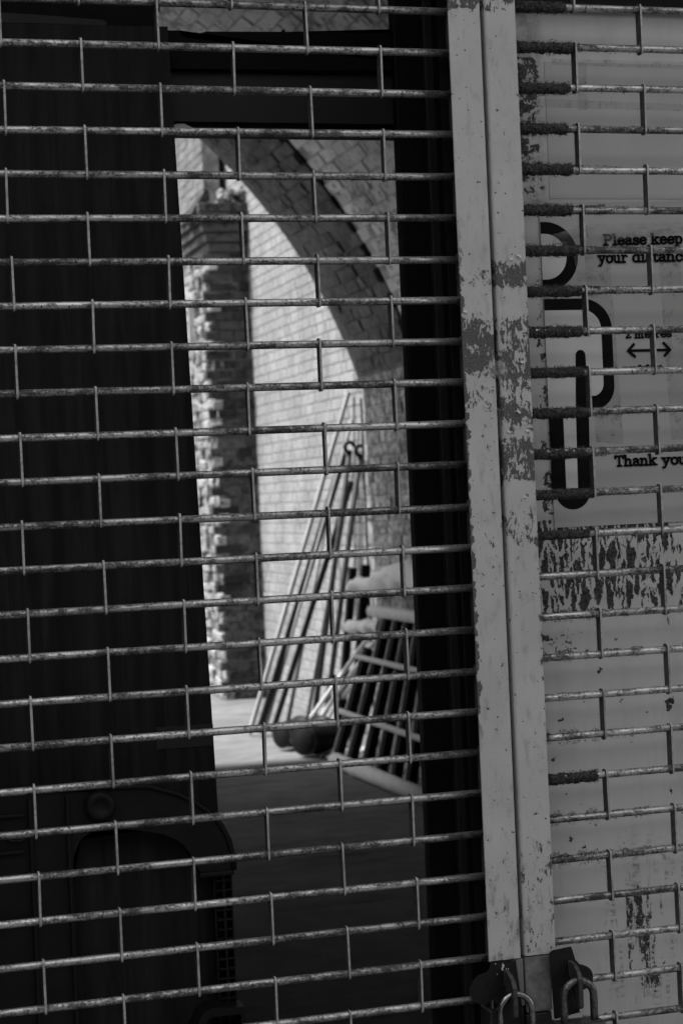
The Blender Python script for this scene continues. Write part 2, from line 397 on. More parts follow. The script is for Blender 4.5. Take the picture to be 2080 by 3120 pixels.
# one set of brick shapes, shared by every brick of a size
def brick_mesh(name, L, H, D, k, ch=0.006):
    rnd = random.Random(k); bm = bmesh.new()
    def ring(y, i): return [bm.verts.new((sx * (L / 2 - i) + rnd.uniform(-1, 1) * 0.0025, y + rnd.uniform(-1, 1) * min(0.002, D * 0.25), sz * (H / 2 - i) + rnd.uniform(-1, 1) * 0.002)) for sx, sz in ((-1, -1), (1, -1), (1, 1), (-1, 1))]
    a = ring(-D, ch); b = ring(-D + ch, 0); c = ring(0.03, 0)
    for p, q in ((a, b), (b, c)):
        for i in range(4): bm.faces.new((p[i], p[(i + 1) % 4], q[(i + 1) % 4], q[i]))
    bm.faces.new(a); bm.faces.new(c[::-1])
    bmesh.ops.recalc_face_normals(bm, faces=bm.faces[:])
    me = bpy.data.meshes.new(name); bm.to_mesh(me); bm.free(); return me
def lay(parent, places, mat, H=0.065, D=0.012, lengths=(0.215, 0.103), limit=290, jit=0.0025, ch=0.006):
    """places: (matrix, is_header). The ones that show largest become bricks of their own, the rest one joined part."""
    var = {}
    for hd in (0, 1):
        var[hd] = []
        for k in range(5):
            me = brick_mesh('brick', lengths[hd] - (0.004 if k % 2 else 0), H, D, k + 10 * hd + int(D * 1e5), ch); me.materials.append(mat); var[hd].append(me)
    near, far = [], []
    for mt, hd in places:
        p = mt.translation
        (near if seen(p) else far).append((mt, hd))
    near.sort(key=lambda a: (a[0].translation - CAM).length)
    far += near[limit:]; near = near[:limit]
    inv = parent.matrix_basis.inverted()
    for mt, hd in near:
        o = bpy.data.objects.new('brick', random.choice(var[hd])); COL.objects.link(o); o.parent = parent
        o.matrix_basis = inv @ mt @ Matrix.Translation((random.uniform(-1, 1) * jit, random.uniform(-1.4, 1) * jit * 1.6, random.uniform(-1, 1) * jit * 0.6))
    if far:
        bm = bmesh.new()
        for mt, hd in far:
            st = len(bm.verts); bm.from_mesh(random.choice(var[hd])); bm.verts.ensure_lookup_table()
            for v in bm.verts[st:]: v.co = mt @ v.co
        me = bpy.data.meshes.new('bricks'); bm.to_mesh(me); bm.free(); me.materials.append(mat)
        o = obj('brickwork', me, mat, parent); o['kind'] = 'stuff'
def rows(u0, u1, v0, v1, L=0.225, H=0.075, flemish=True):
    out = []; j = 0; v = v0
    while v + H <= v1 + 1e-6:
        if flemish:
            u = u0 - (0.17 if j % 2 else 0.0); hd = j % 2
            while u < u1:
                l = 0.113 if hd else L
                if u + l / 2 > u0 and u + l / 2 < u1: out.append((u + l / 2, v + H / 2, hd))
                u += l; hd ^= 1
        else:
            u = u0 - (L / 2 if j % 2 else 0)
            while u < u1:
                if u + L / 2 > u0 and u + L / 2 < u1: out.append((u + L / 2, v + H / 2, 0))
                u += L
        v += H; j += 1
    return out
def m_side(x, y, z):      # face looking towards -X
    return Matrix(((0, 1, 0, x), (-1, 0, 0, y), (0, 0, 1, z), (0, 0, 0, 1)))
def m_front(x, y, z):     # face looking towards -Y
    return Matrix.Translation((x, y, z))
def m_vault(a, y):
    c, s = math.cos(a), math.sin(a)
    return Matrix(((0, c, -s, VX + VR * c), (-1, 0, 0, y), (0, s, c, VZ + VR * s), (0, 0, 0, 1)))

# the arch the camera looks through
arch = thing('railway_arch', 'brick barrel vault of a railway arch, whitewashed inside, seen through the open doorway', 'arch', (WX, YE, 0))
a0 = math.asin((SPR - VZ) / VR)
bm = bmesh.new()
VM = VR + 0.05
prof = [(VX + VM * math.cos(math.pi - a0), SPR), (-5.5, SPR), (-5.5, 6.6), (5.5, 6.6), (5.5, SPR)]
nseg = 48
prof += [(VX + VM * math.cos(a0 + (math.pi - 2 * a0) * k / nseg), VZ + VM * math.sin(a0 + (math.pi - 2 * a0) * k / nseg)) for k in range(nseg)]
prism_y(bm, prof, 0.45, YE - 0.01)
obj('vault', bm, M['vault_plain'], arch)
bm = bmesh.new(); box(bm, WX, 5.5, 0.45, YE - 0.012, -0.1, SPR - 0.001)
obj('side_wall', bm, M['mortar_grey'], arch)
bm = bmesh.new(); box(bm, -5.5, 2 * VX - WX, 0.45, YE - 0.012, -0.1, SPR - 0.001)
obj('side_wall', bm, M['vault_plain'], arch)
bm = bmesh.new(); box(bm, WX - 0.045, WX + 0.02, 4.2, YE - 0.03, SPR - 0.055, SPR + 0.004, 0.006)
obj('springing_course', bm, M['brick_side'], arch)
CRK = 7.47
places_r, places_w = [], []
amax = R_(61)
for (u, v, hd) in rows(4.4, CRK - 0.10, a0 * VR + 0.03, amax * VR, flemish=False): places_w.append((m_vault(v / VR, u), hd))
for (u, v, hd) in rows(CRK + 0.05, YE, a0 * VR + 0.03, amax * VR, flemish=True):
    if u < YE - (0.03 if hd else 0.08): places_r.append((m_vault(v / VR, u + (random.uniform(-0.055, 0.03) if u > YE - 0.2 else 0)), hd))
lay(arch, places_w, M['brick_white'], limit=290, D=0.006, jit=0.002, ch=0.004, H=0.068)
bm = bmesh.new()
prism_y(bm, [(VX + (VR - 0.001) * math.cos(a0 + (amax - a0) * k / 40), VZ + (VR - 0.001) * math.sin(a0 + (amax - a0) * k / 40)) for k in range(41)] +
        [(VX + (VR + 0.049) * math.cos(amax - (amax - a0) * k / 40), VZ + (VR + 0.049) * math.sin(amax - (amax - a0) * k / 40)) for k in range(41)], 4.4, CRK - 0.035)
obj('mortar', bm, M['mortar_patchy'], arch)
ring = thing('arch_ring', 'darker sooty brick ring closing the far end of the whitewashed vault', 'arch', (WX, YE, SPR))
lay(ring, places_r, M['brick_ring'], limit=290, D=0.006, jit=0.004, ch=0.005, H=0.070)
bm = bmesh.new()
prism_y(bm, [(VX + (VR - 0.001) * math.cos(a0 + (amax - a0) * k / 40), VZ + (VR - 0.001) * math.sin(a0 + (amax - a0) * k / 40)) for k in range(41)] +
        [(VX + (VR + 0.049) * math.cos(amax - (amax - a0) * k / 40), VZ + (VR + 0.049) * math.sin(amax - (amax - a0) * k / 40)) for k in range(41)], CRK + 0.05, YE - 0.05)
obj('mortar', bm, M['mortar_dark'], ring)
side = thing('vault_side_wall', 'worn whitewashed brick wall under the springing of the vault on the right', 'wall', (WX, YE, 0))
pl = [(m_side(WX, u, v), hd) for (u, v, hd) in rows(5.6, YE - 0.005, 0.02, SPR - 0.06, flemish=True)]
lay(side, pl, M['brick_side'], limit=290, D=0.006, jit=0.003, ch=0.004, H=0.067)

# sunlit yard wall beyond the arch
YX = 3.2
yard = thing('yard_wall', 'sunlit pale painted brick wall of the yard beyond the arch', 'wall', (YX, 10.5, 0))
bm = bmesh.new(); box(bm, YX, YX + 0.4, YE + 0.02, 21, -0.1, 6.4)
obj('mortar', bm, M['mortar_white'], yard)
pl = [(m_side(YX, u, v), hd) for (u, v, hd) in rows(YE + 0.05, 12.7, 0.0, 4.6, flemish=True)]
lay(yard, pl, M['brick_sunlit'], limit=295, D=0.0035, jit=0.0012, ch=0.0035, H=0.068)
far = thing('far_wall', 'pale brick wall left of the dark pier, far end of the yard', 'wall', (2.9, 14.5, 0))
bm = bmesh.new(); box(bm, 3.01, 3.18, 13.09, 19, -0.1, 3.8); box(bm, 3.01, 3.15, 12.78, 19, 3.801, 6.0)
obj('mortar', bm, M['mortar_grey'], far)
pl = [(m_side(3.01, u, v), hd) for (u, v, hd) in rows(13.1, 15.4, 0.0, 3.8, flemish=True)] + [(m_side(3.01, u, v), hd) for (u, v, hd) in rows(12.79, 15.4, 3.825, 5.0, flemish=True)]
lay(far, pl, M['brick_far'], limit=290, D=0.005, jit=0.002, ch=0.004, H=0.068)

# dark pier with ragged sunlit side
PX0, PX1, PY = 2.885, 3.255, 12.1
pier = thing('brick_pier', 'dark brick pier with broken sunlit side and corbelled top standing in the yard', 'pier', (PX0, PY, 0))
bm = bmesh.new(); box(bm, PX0 + 0.012, PX1, PY + 0.012, PY + 0.98, -0.1, 3.62)
obj('mortar', bm, M['mortar_dark'], pier)
pl = [(m_front(u, PY + 0.012, v), hd) for (u, v, hd) in rows(PX0, PX1, 0.0, 3.45, flemish=True)]
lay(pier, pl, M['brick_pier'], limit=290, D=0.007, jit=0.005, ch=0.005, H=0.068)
# ragged left side: broken brick ends and old plaster
rr = random.Random(3)
var = []
for k in range(6):
    bm = bmesh.new(); bmesh.ops.create_icosphere(bm, subdivisions=2, radius=1.0)
    for v in bm.verts: v.co = v.co * (1 + 0.45 * noise.noise(v.co * 1.6 + Vector((k * 7, 0, 0)))); v.co.x *= 0.5
    me = bpy.data.meshes.new('rubble'); bm.to_mesh(me); bm.free(); me.materials.append(M['brick_ragged']); var.append(me)
inv = pier.matrix_basis.inverted()
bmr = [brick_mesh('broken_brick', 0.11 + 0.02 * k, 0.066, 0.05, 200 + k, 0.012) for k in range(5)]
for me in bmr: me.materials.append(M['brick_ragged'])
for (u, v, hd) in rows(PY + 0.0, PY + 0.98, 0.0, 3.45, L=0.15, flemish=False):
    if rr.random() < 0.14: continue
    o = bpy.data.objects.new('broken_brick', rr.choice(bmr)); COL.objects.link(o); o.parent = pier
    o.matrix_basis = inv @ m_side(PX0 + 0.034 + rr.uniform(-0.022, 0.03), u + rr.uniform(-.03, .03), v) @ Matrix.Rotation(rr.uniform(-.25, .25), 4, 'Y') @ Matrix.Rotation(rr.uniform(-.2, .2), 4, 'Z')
for k in range(46):
    s_ = rr.uniform(0.02, 0.05)
    o = bpy.data.objects.new('mortar_lump', rr.choice(var)); COL.objects.link(o); o.parent = pier
    o.matrix_basis = inv @ Matrix.Translation((PX0 + rr.uniform(-0.015, 0.02), PY + rr.uniform(0, .95), rr.uniform(0, 3.4))) @ Matrix.Rotation(rr.uniform(-.5, .5), 4, 'X') @ Matrix.Diagonal((s_ * 0.7, s_, s_ * rr.uniform(1.2, 3), 1))
bm = bmesh.new()
for k in range(5): box(bm, PX0 - 0.005 - 0.025 * min(k, 3), PX1 + 0.012 * min(k, 3), PY - 0.01 - 0.02 * min(k, 3), PY + 0.9, 3.46 + k * 0.075, 3.527 + k * 0.075, 0.006)
obj('corbel', bm, M['brick_pier'], pier)
bm = bmesh.new(); prism_y(bm, [(PX0 - 0.16, 3.70), (PX0 - 0.12, 3.68), (PX0 + 0.03, 3.86), (PX0 + 0.02, 3.93), (PX0 - 0.01, 3.93)], PY + 0.0, PY + 0.3)
obj('sloping_coping', bm, M['brick_pier'], pier)
for k in range(34):
    s = rr.uniform(0.02, 0.05)
    o = bpy.data.objects.new('rubble_piece', rr.choice(var)); COL.objects.link(o); o.parent = pier
    o.matrix_basis = inv @ Matrix.Translation((PX0 + 0.14 + rr.uniform(0, 0.22), PY + rr.uniform(0, 0.3), 3.86 + rr.uniform(0, 0.07))) @ Matrix.Diagonal((s * 1.6, s, s, 1))

# ------------------------------------------------------------------ building front
fr = thing('arch_frontage', 'dark brick frontage with lintel around the shuttered doorway', 'building', (0, 0, 0))
bm = bmesh.new(); box(bm, -5.5, -0.95, -0.25, 0.44, -0.1, 6.6); obj('wall', bm, M['facade_brick'], fr)
bm = bmesh.new(); box(bm, 1.75, 5.5, -0.25, 0.44, -0.1, 6.6); obj('wall', bm, M['facade_brick'], fr)
bm = bmesh.new(); box(bm, -0.95, 1.75, -0.06, 0.44, 2.46, 6.6); obj('lintel', bm, M['facade_brick'], fr)

def plain_building(label, x0, x1, y0, y1, h, face, wins, name='unseen_building'):
    b_ = thing(name, label, 'building', ((x0 + x1) / 2, (y0 + y1) / 2, 0))
    bm = bmesh.new(); box(bm, x0, x1, y0, y1, -0.1, h); obj('wall', bm, M['facade_brick'], b_)
    bm = bmesh.new(); box(bm, x0 - 0.15, x1 + 0.15, y0 - 0.15, y1 + 0.15, h + 0.001, h + 0.25); obj('cornice', bm, M['mortar_grey'], b_)
    for (a_, z0, w_, hh) in wins:
        bm = bmesh.new()
        if face == '-y': box(bm, a_, a_ + w_, y0 - 0.012, y0 + 0.1, z0, z0 + hh)
        elif face == 'y': box(bm, a_, a_ + w_, y1 - 0.1, y1 + 0.012, z0, z0 + hh)
        else: box(bm, x1 - 0.1, x1 + 0.012, a_, a_ + w_, z0, z0 + hh)
        obj('window', bm, M['iron_dark'], b_)
    return b_
plain_building('unseen brick building across the street behind the photographer', -14, 16, -18, -11, 5.0, 'y', [(-12 + 3.2 * k, 1.0, 1.2, 1.7) for k in range(9)])  # out of view; height set by how much low sky it hides
plain_building('unseen tall brick block added left of the street to screen off sun and sky', -22, -9, -8.6, -0.3, 13.0, 'x', [(-7.6 + 2.4 * k, z0, 1.1, 1.6) for k in range(3) for z0 in (1.0, 4.0, 7.0, 10.0)])  # added out of view to block sun and sky from the left
plain_building('unseen dark brick block added beyond the yard to hide the low sky', -14, 12, 20, 27, 8.0, '-y', [(-12.5 + 3.0 * k, z0, 1.1, 1.7) for k in range(8) for z0 in (1.0, 4.6)], 'yard_sky_blocker')  # added out of view; hides low sky so the deep floor darkens

# ------------------------------------------------------------------ doorway behind the grille
d = thing('plywood_sheet', 'dark grained plywood sheet closing the left of the doorway', 'plywood', (-0.3, 0.3, 0))
bm = bmesh.new(); prism_y(bm, [(-0.95, 0), (0.297, 0), (0.2535, 2.137), (-0.95, 2.128)], 0.300, 0.318)
obj('sheet', bm, M['plywood_dark'], d)
bm = bmesh.new(); box(bm, 0.196, 0.2725, 0.2985, 0.2998, 1.183, 1.212)
obj('tape_patch', bm, M['frame_grey'], d)
d = thing('door_header', 'black timber header with broken board above the doorway gap', 'header', (0.4, 0.33, 2.0))
bm = bmesh.new(); prism_y(bm, [(0.2, 2.086), (0.70, 2.092), (0.70, 2.144), (0.60, 2.1425), (0.597, 2.149), (0.594, 2.1425), (0.42, 2.140), (0.418, 2.144), (0.415, 2.140), (0.31, 2.1375), (0.300, 2.1345), (0.2965, 2.1365), (0.2915, 2.134), (0.286, 2.1365), (0.282, 2.1285), (0.2775, 2.1305), (0.274, 2.138), (0.2, 2.137)], 0.322, 0.40)
obj('beam', bm, M['header_black'], d)
bm = bmesh.new(); box(bm, 0.19, 0.70, 0.335, 0.395, 2.019, 2.0855); obj('board', bm, M['frame_grey'], d)
bm = bmesh.new(); box(bm, 0.19, 0.70, 0.345, 0.40, 2.009, 2.0188); obj('rail', bm, M['frame_dark'], d)
bm = bmesh.new(); prism_y(bm, [(0.262, 2.003), (0.262, 2.014), (0.268, 2.0165), (0.278, 2.017), (0.292, 2.010), (0.294, 2.003)], 0.339, 0.3445); obj('splinter', bm, M['rail_pale'], d)
d = thing('broken_board', 'torn dark board with jagged end above the plywood', 'board', (-0.3, 0.33, 2.13))
bm = bmesh.new(); prism_y(bm, [(-0.95, 2.1375), (0.171, 2.1375), (0.174, 2.1415), (0.168, 2.1445), (0.08, 2.149), (0.02, 2.151), (-0.95, 2.155)], 0.304, 0.316); obj('torn_board', bm, M['frame_grey'], d)
bm = bmesh.new(); prism_y(bm, [(-0.95, 2.14), (0.243, 2.1385), (0.2445, 2.1465), (0.2405, 2.149), (0.2455, 2.155), (0.2435, 2.160), (0.249, 2.164), (0.248, 2.22), (0.25, 2.46), (-0.95, 2.46)], 0.325, 0.345); obj('back_board', bm, M['header_black'], d)
d = thing('door_frame', 'dark door frame upright between the doorway gap and the steel post', 'door frame', (0.6, 0.3, 0))
bm = bmesh.new(); box(bm, 0.5665, 0.605, 0.300, 0.316, 0, 2.46, 0.002); obj('jamb', bm, M['frame_dark'], d)
bm = bmesh.new(); box(bm, 0.6055, 0.95, 0.288, 0.44, 0, 2.46, 0.002); obj('stile', bm, M['frame_grey'], d)
bm = bmesh.new(); box(bm, 0.616, 0.634, 0.09, 0.283, 0, 2.46); obj('reveal', bm, M['frame_dark'], d)

# moulded plastic barrier leaning in front of the plywood
d = thing('plastic_barrier', 'dark moulded plastic barrier with a round knob standing against the plywood', 'barrier', (0.1, 0.2, 0))
def yx(pts): return pts
outer = [(-0.5, 1.165), (0.0, 1.1605), (0.16, 1.1533), (0.195, 1.142), (0.2202, 1.1283), (0.238, 1.1135), (0.2526, 1.0966), (0.262, 1.076), (0.2662, 1.0564), (0.2671, 1.0385)]
inner = [(0.2245, 1.0385), (0.2152, 1.0556), (0.2085, 1.069), (0.201, 1.078), (0.192, 1.0845), (0.1792, 1.091), (0.15, 1.0985), (0.1189, 1.1041), (0.0887, 1.103), (0.0745, 1.094), (0.0656, 1.0752), (0.063, 1.04), (0.053, 0.7), (-0.5, 0.7)]
bm = bmesh.new(); prism_y(bm, outer + inner, 0.182, 0.235); obj('moulded_frame', bm, M['plastic_dark'], d)
bm = bmesh.new()
pts3 = [Vector((x, 0.181, z_)) for x, z_ in outer]
tube(bm, pts3, 0.0035, 8); obj('lip', bm, M['plastic_dark'], d, smooth=True)
bm = bmesh.new(); box(bm, 0.05, 0.247, 0.222, 0.232, 0.4, 1.10); obj('inset_panel', bm, M['plywood_dark'], d)
bm = bmesh.new(); lathe(bm, [(0.0, 0), (0.009, 0.0), (0.0095, 0.0012), (0.0150, 0.0018), (0.0185, -0.001), (0.0195, -0.006), (0.0192, -0.018)], (0.0994, 0.166, 1.1348), (0, -1, 0), 32)
obj('knob', bm, M['plastic_dark'], d, smooth=True)
bm = bmesh.new(); box(bm, 0.222, 0.267, 0.178, 0.19, 1.032, 1.0384, 0.002); obj('ledge', bm, M['plastic_dark'], d)
for k, (xa, z0, z1) in enumerate([(0.0595, 0.6, 1.15), (0.0135, 0.6, 1.15)]):
    bm = bmesh.new(); box(bm, xa - 0.0022, xa + 0.0022, 0.175, 0.1825, z0, z1, 0.001); obj('rib', bm, M['plastic_dark'], d)
bm = bmesh.new(); box(bm, 0.2425, 0.2662, 0.206, 0.215, 0.80, 1.033); obj('rack_backing', bm, M['plastic_dark'], d)
bm = bmesh.new(); box(bm, 0.2530, 0.2565, 0.190, 0.2055, 0.80, 1.032, 0.001); obj('rack_spine', bm, M['plastic_dark'], d)
for s, xa, xb in ((0, 0.2425, 0.2445), (1, 0.2645, 0.2665)):
    bm = bmesh.new(); box(bm, xa, xb, 0.194, 0.2055, 0.80, 1.032); obj('rack_edge', bm, M['plastic_dark'], d)
bm = bmesh.new(); box(bm, 0.2447, 0.2643, 0.191, 0.2055, -0.0012, 0.0012); rung = bpy.data.meshes.new('rung'); bm.to_mesh(rung); bm.free(); rung.materials.append(M['plastic_dark'])
for k in range(18): obj('rung', rung, None, d, loc=(0, 0, 1.024 - k * 0.0125))
bm = bmesh.new(); prism_y(bm, [(0.268, 0.8695), (0.2255, 0.872), (0.214, 0.867), (0.207, 0.853), (0.200, 0.842), (0.19, 0.84), (0.19, 0.835), (0.205, 0.836), (0.217, 0.853), (0.224, 0.861), (0.263, 0.860), (0.263, 0.7), (0.268, 0.7)], 0.16, 0.20); obj('corner_bracket', bm, M['plastic_dark'], d)
for z0, z1, xb in ((1.13, 1.155, 0.006), (1.085, 1.112, 0.004), (1.0, 1.004, 0.010)):
    bm = bmesh.new(); box(bm, -0.2, xb, 0.172, 0.1815, z0, z0 + 0.004, 0.001); obj('moulded_rib', bm, M['plastic_dark'], d)
bm = bmesh.new(); tube(bm, [(-0.03, 0.176, 1.118), (-0.012, 0.176, 1.101), (0.0, 0.176, 1.100), (0.006, 0.176, 1.104)], 0.0022, 8); obj('hook', bm, M['plastic_dark'], d, smooth=True)

# ------------------------------------------------------------------ roller grilles
RR = 0.0046; HP = 0.0898
def rod_mesh(name, x0, x1):
    bm = bmesh.new(); n = 18; N = 14; rings = []
    for i in range(N + 1):
        x = x0 + (x1 - x0) * i / N
        rings.append([bm.verts.new((x, RR * math.cos(6.28318 * k / n), RR * math.sin(6.28318 * k / n))) for k in range(n)])
    for a, b in zip(rings, rings[1:]):
        for k in range(n): bm.faces.new((a[k], a[(k + 1) % n], b[(k + 1) % n], b[k]))
    bm.faces.new(rings[0]); bm.faces.new(rings[-1])
    bmesh.ops.recalc_face_normals(bm, faces=bm.faces[:])
    me = bpy.data.meshes.new(name); bm.to_mesh(me); bm.free()
    for p in me.polygons: p.use_smooth = len(p.vertices) == 4
    me.materials.append(M['galvanised']); return me
def link_mesh(t=0.0027):
    bm = bmesh.new(); f = RR + 0.0017; top = RR + 0.0021; bot = -0.05 - RR - 0.0016; r = 0.0042
    pts = arc(f - r, top - r, r, 0, 90, 5) + arc(-f + r, top - r, r, 90, 180, 5) + arc(-f + r, bot + r, r, 180, 270, 5) + arc(f - r, bot + r, r, 270, 360, 5)
    prism_x(bm, [(-p[0], p[1]) for p in pts], -t / 2, t / 2)
    bmesh.ops.dissolve_limit(bm, angle_limit=0.01, verts=bm.verts[:], edges=bm.edges[:])
    es = [e for e in bm.edges if len(e.link_faces) == 2 and e.calc_face_angle(0) > 1.2]
    bmesh.ops.bevel(bm, geom=es, offset=0.0004, segments=1, affect='EDGES')
    bmesh.ops.recalc_face_normals(bm, faces=bm.faces[:])
    me = bpy.data.meshes.new('link'); bm.to_mesh(me); bm.free(); me.materials.append(M['link_zinc']); return me
LK = link_mesh(); LK.materials.append(M['link_side_dark'])
for p in LK.polygons:
    if abs(p.normal.x) > 0.9: p.material_index = 1
def place(name, me, parent, loc, rot=(0, 0, 0)):
    o = bpy.data.objects.new(name, me); COL.objects.link(o); o.parent = parent
    o.location = Vector(loc) - parent.location; o.rotation_euler = rot; return o
gl = thing('roller_grille', 'steel rod roller grille with staggered links in front of the dark doorway', 'grille', (-0.2, 0, 0.3), 'roller grilles')
gr_ = thing('roller_grille', 'dust-caked steel rod roller grille in front of the pale board with the notice', 'grille', (1.1, 0, 0.3), 'roller grilles')
rg = random.Random(11)
ml = rod_mesh('rod', -0.93, 0.553); mr = rod_mesh('rod', 0.594, 1.72)
for k in range(-4, 31):
    z = 2.087 - 0.05 * k
    place('rod', ml, gl, (0, rg.uniform(-1, 1) * 0.0006, z + rg.uniform(-1, 1) * 0.0007), (rg.uniform(0, 6.28), rg.uniform(-1, 1) * 0.0020, 0))
    if k < 30:
        xs = [HP * (2 * j + (k % 2)) for j in range(-5, 4)]
        for x in xs:
            if -0.92 < x < 0.53: place('link', LK, gl, (x + rg.uniform(-1, 1) * 0.0012, 0, z), (0, rg.uniform(-1, 1) * 0.012, rg.uniform(-1, 1) * 0.05))
        if k % 2 == 0: place('end_link', LK, gl, (0.5385, 0.001, z), (0, 0, 0))
ZR = lambda i: 2.0965 - 0.05 * i
RODS = {}
for i in range(-4, 31):
    z = ZR(i)
    RODS[i] = place('rod', mr, gr_, (0, rg.uniform(-1, 1) * 0.0006, z + rg.uniform(-1, 1) * 0.0007), (rg.uniform(0, 6.28), rg.uniform(-1, 1) * 0.0012, 0))
    if i < 30:
        x = (0.702 if i % 2 else 0.7915)
        while x < 1.7:
            place('link', LK, gr_, (x + rg.uniform(-1, 1) * 0.001, 0, z), (0, rg.uniform(-1, 1) * 0.012, rg.uniform(-1, 1) * 0.04)); x += 2 * HP

# lint: felted dust on the rods beside the post
def lint(bm, x0, x1, z, thick, dens, rnd, side=0):
    """felt sleeve plus loose hairs. side 0 = all round, 1 = mostly on top"""
    n = 14; N = max(6, int((x1 - x0) / 0.0013)); rings = []
    sx = rnd.uniform(0, 100)
    if side == 0:
        for i in range(N + 1):
            x = x0 + (x1 - x0) * i / N; rg_ = []
            for k in range(n):
                a = 6.28318 * k / n
                nz = noise.noise(Vector((x * 160 + sx, math.cos(a) * 1.3, math.sin(a) * 1.3))) * 0.5 + 0.5 * noise.noise(Vector((x * 420 + sx, math.cos(a) * 3, math.sin(a) * 3)))
                env = min(1, (x1 - x) / 0.004 + 0.1)
                r = RR + (thick * (0.45 + 1.0 * nz) * env + (0.0010 * max(0, -math.sin(a))) * env)
                r = max(r, RR * 1.04)
                rg_.append(bm.verts.new((x, r * math.cos(a), z + r * math.sin(a))))
            rings.append(rg_)
        for a, b in zip(rings, rings[1:]):
            for k in range(n): bm.faces.new((a[k], a[(k + 1) % n], b[(k + 1) % n], b[k]))
    for _ in range(int(dens * (x1 - x0) * 1000)):
        x = rnd.uniform(x0, x1)
        cl = noise.noise(Vector((x * 110 + sx, 3.3, z * 10)))
        if side == 1:
            if cl < -0.05: continue
            a = rnd.gauss(1.57, 0.5) if rnd.random() < 0.78 else rnd.gauss(-1.57, 0.4)
            hgt = thick * (0.3 + 1.6 * max(0, cl + 0.1)) * rnd.random()
        else:
            a = rnd.uniform(0, 6.28); hgt = thick * (0.35 + 1.0 * rnd.random() ** 1.5 + 0.7 * cl)
        r = RR + hgt
        p = Vector((x, r * math.cos(a), z + r * math.sin(a)))
        dr = Vector((rnd.uniform(-1, 1), math.cos(a) * 0.6 + rnd.uniform(-.7, .7), math.sin(a) * 0.6 + rnd.uniform(-.7, .7))).normalized()
        ln = rnd.uniform(0.0008, 0.0034); wd = dr.cross(Vector((rnd.uniform(-1, 1), rnd.uniform(-1, 1), rnd.uniform(-1, 1)))).normalized() * rnd.uniform(0.0002, 0.0006)
        vs = [bm.verts.new(p - dr * ln * 0.5 - wd), bm.verts.new(p - dr * ln * 0.5 + wd), bm.verts.new(p + dr * ln * 0.6)]
        bm.faces.new(vs)
rl = random.Random(21)
spec = {}
for i in range(0, 13): spec[i] = (0.0034 if i < 9 else 0.0028, 0)
spec[12] = (0.0022, 0); spec[13] = (0.0010, 0)
for i in range(-1, 27):
    bm = bmesh.new(); z = ZR(i)
    xl = 0.702 if (i % 2 or (i + 1) % 2 == 0) else 0.7
    end = 0.699 + rl.uniform(-0.012, 0.002)
    if i in spec: 
        lint(bm, 0.606, end, z, spec[i][0], 16, rl)
        lint(bm, end - 0.004, end + rl.uniform(0.01, 0.05), z, 0.0022, 9, rl, 1); lint(bm, end, 0.80, z, 0.0008, 4 if i > 5 else 1.5, rl, 1)
    elif i < 0: lint(bm, 0.606, end, z, 0.0034, 16, rl)
    elif i == 19: lint(bm, 0.606, end, z, 0.0030, 18, rl)
    elif i in (15, 16, 18, 20, 21): lint(bm, 0.606, end, z, 0.0052, 9, rl, 1); lint(bm, 0.606, 0.616, z, 0.002, 14, rl); lint(bm, end, 0.76, z, 0.0020, 5, rl, 1)
    else: lint(bm, 0.606, end, z, 0.0012, 3, rl, 1); lint(bm, 0.606, 0.613, z, 0.0016, 14, rl)
    me = bpy.data.meshes.new('lint'); bm.to_mesh(me); bm.free(); me.materials.append(M['lint'])
    for p in me.polygons: p.use_smooth = True
    o = bpy.data.objects.new('lint', me); COL.objects.link(o); o.parent = RODS[i]
    o.matrix_basis = RODS[i].matrix_basis.inverted() @ Matrix.Translation(-gr_.location)
# lint on the backs of the first links
for i in range(1, 24, 2):
    bm = bmesh.new()
    for _ in range(260 if i < 13 else 70):
        p = Vector((0.702 - 0.0014 - rl.random() ** 2 * 0.002, rl.uniform(-0.004, 0.007), ZR(i) - rl.uniform(-0.006, 0.055)))
        if rl.random() < 0.15: p.x = 0.7035 + rl.random() * 0.0015; p.y = abs(p.y)
        dr = Vector((rl.uniform(-1, 1), rl.uniform(-1, 1), rl.uniform(-1, 1))).normalized(); wd = dr.orthogonal().normalized() * 0.0003; ln = rl.uniform(0.0006, 0.0018)
        bm.faces.new([bm.verts.new(p - dr * ln - wd), bm.verts.new(p - dr * ln + wd), bm.verts.new(p + dr * ln)])
    me = bpy.data.meshes.new('lint'); bm.to_mesh(me); bm.free(); me.materials.append(M['lint']); place('lint', me, gr_, (0, 0, 0))

# ------------------------------------------------------------------ guide rails (the pale post)
CHAN = {}
def channel(name, label, xa, xb, opening, zend, mat):
    d = thing(name, label, 'guide rail', ((xa + xb) / 2, 0, zend), 'guide rails of the post')
    r = 0.0035; yf = -0.021; yb = 0.022; tk = 0.0026
    bm = bmesh.new()
    # front plate with a rounded arris on the closed side
    if opening < 0:
        pts = [(xa, yf), *arc(xb - r, yf + r, r, 270, 360, 6), (xb, yb), (xb - tk, yb), (xb - tk, yf + tk), (xa, yf + tk)]
    else:
        pts = [(xb, yf), *[(xa + r - (p[0]), p[1]) for p in arc(0, yf + r, r, 270, 360, 6)], (xa, yb), (xa + tk, yb), (xa + tk, yf + tk), (xb, yf + tk)]
    zs = [zend + (2.46 - zend) * k / 24 for k in range(25)]
    prism_z(bm, pts, zend, 2.46)
    chan = obj('channel', bm, mat, d)
    bm = bmesh.new()
    if opening < 0: box(bm, xa, xb - tk, yb - tk, yb, zend, 2.46)
    else: box(bm, xa + tk, xb, yb - tk, yb, zend, 2.46)
    obj('rear_plate', bm, M['frame_dark'], d)
    CHAN[d.name] = chan
    return d
gpl = channel('guide_rail', 'pale flaking steel guide rail, left half of the post, with chipped left edge', 0.531, 0.5725, -1, 0.9375, M['post_paint_left'])
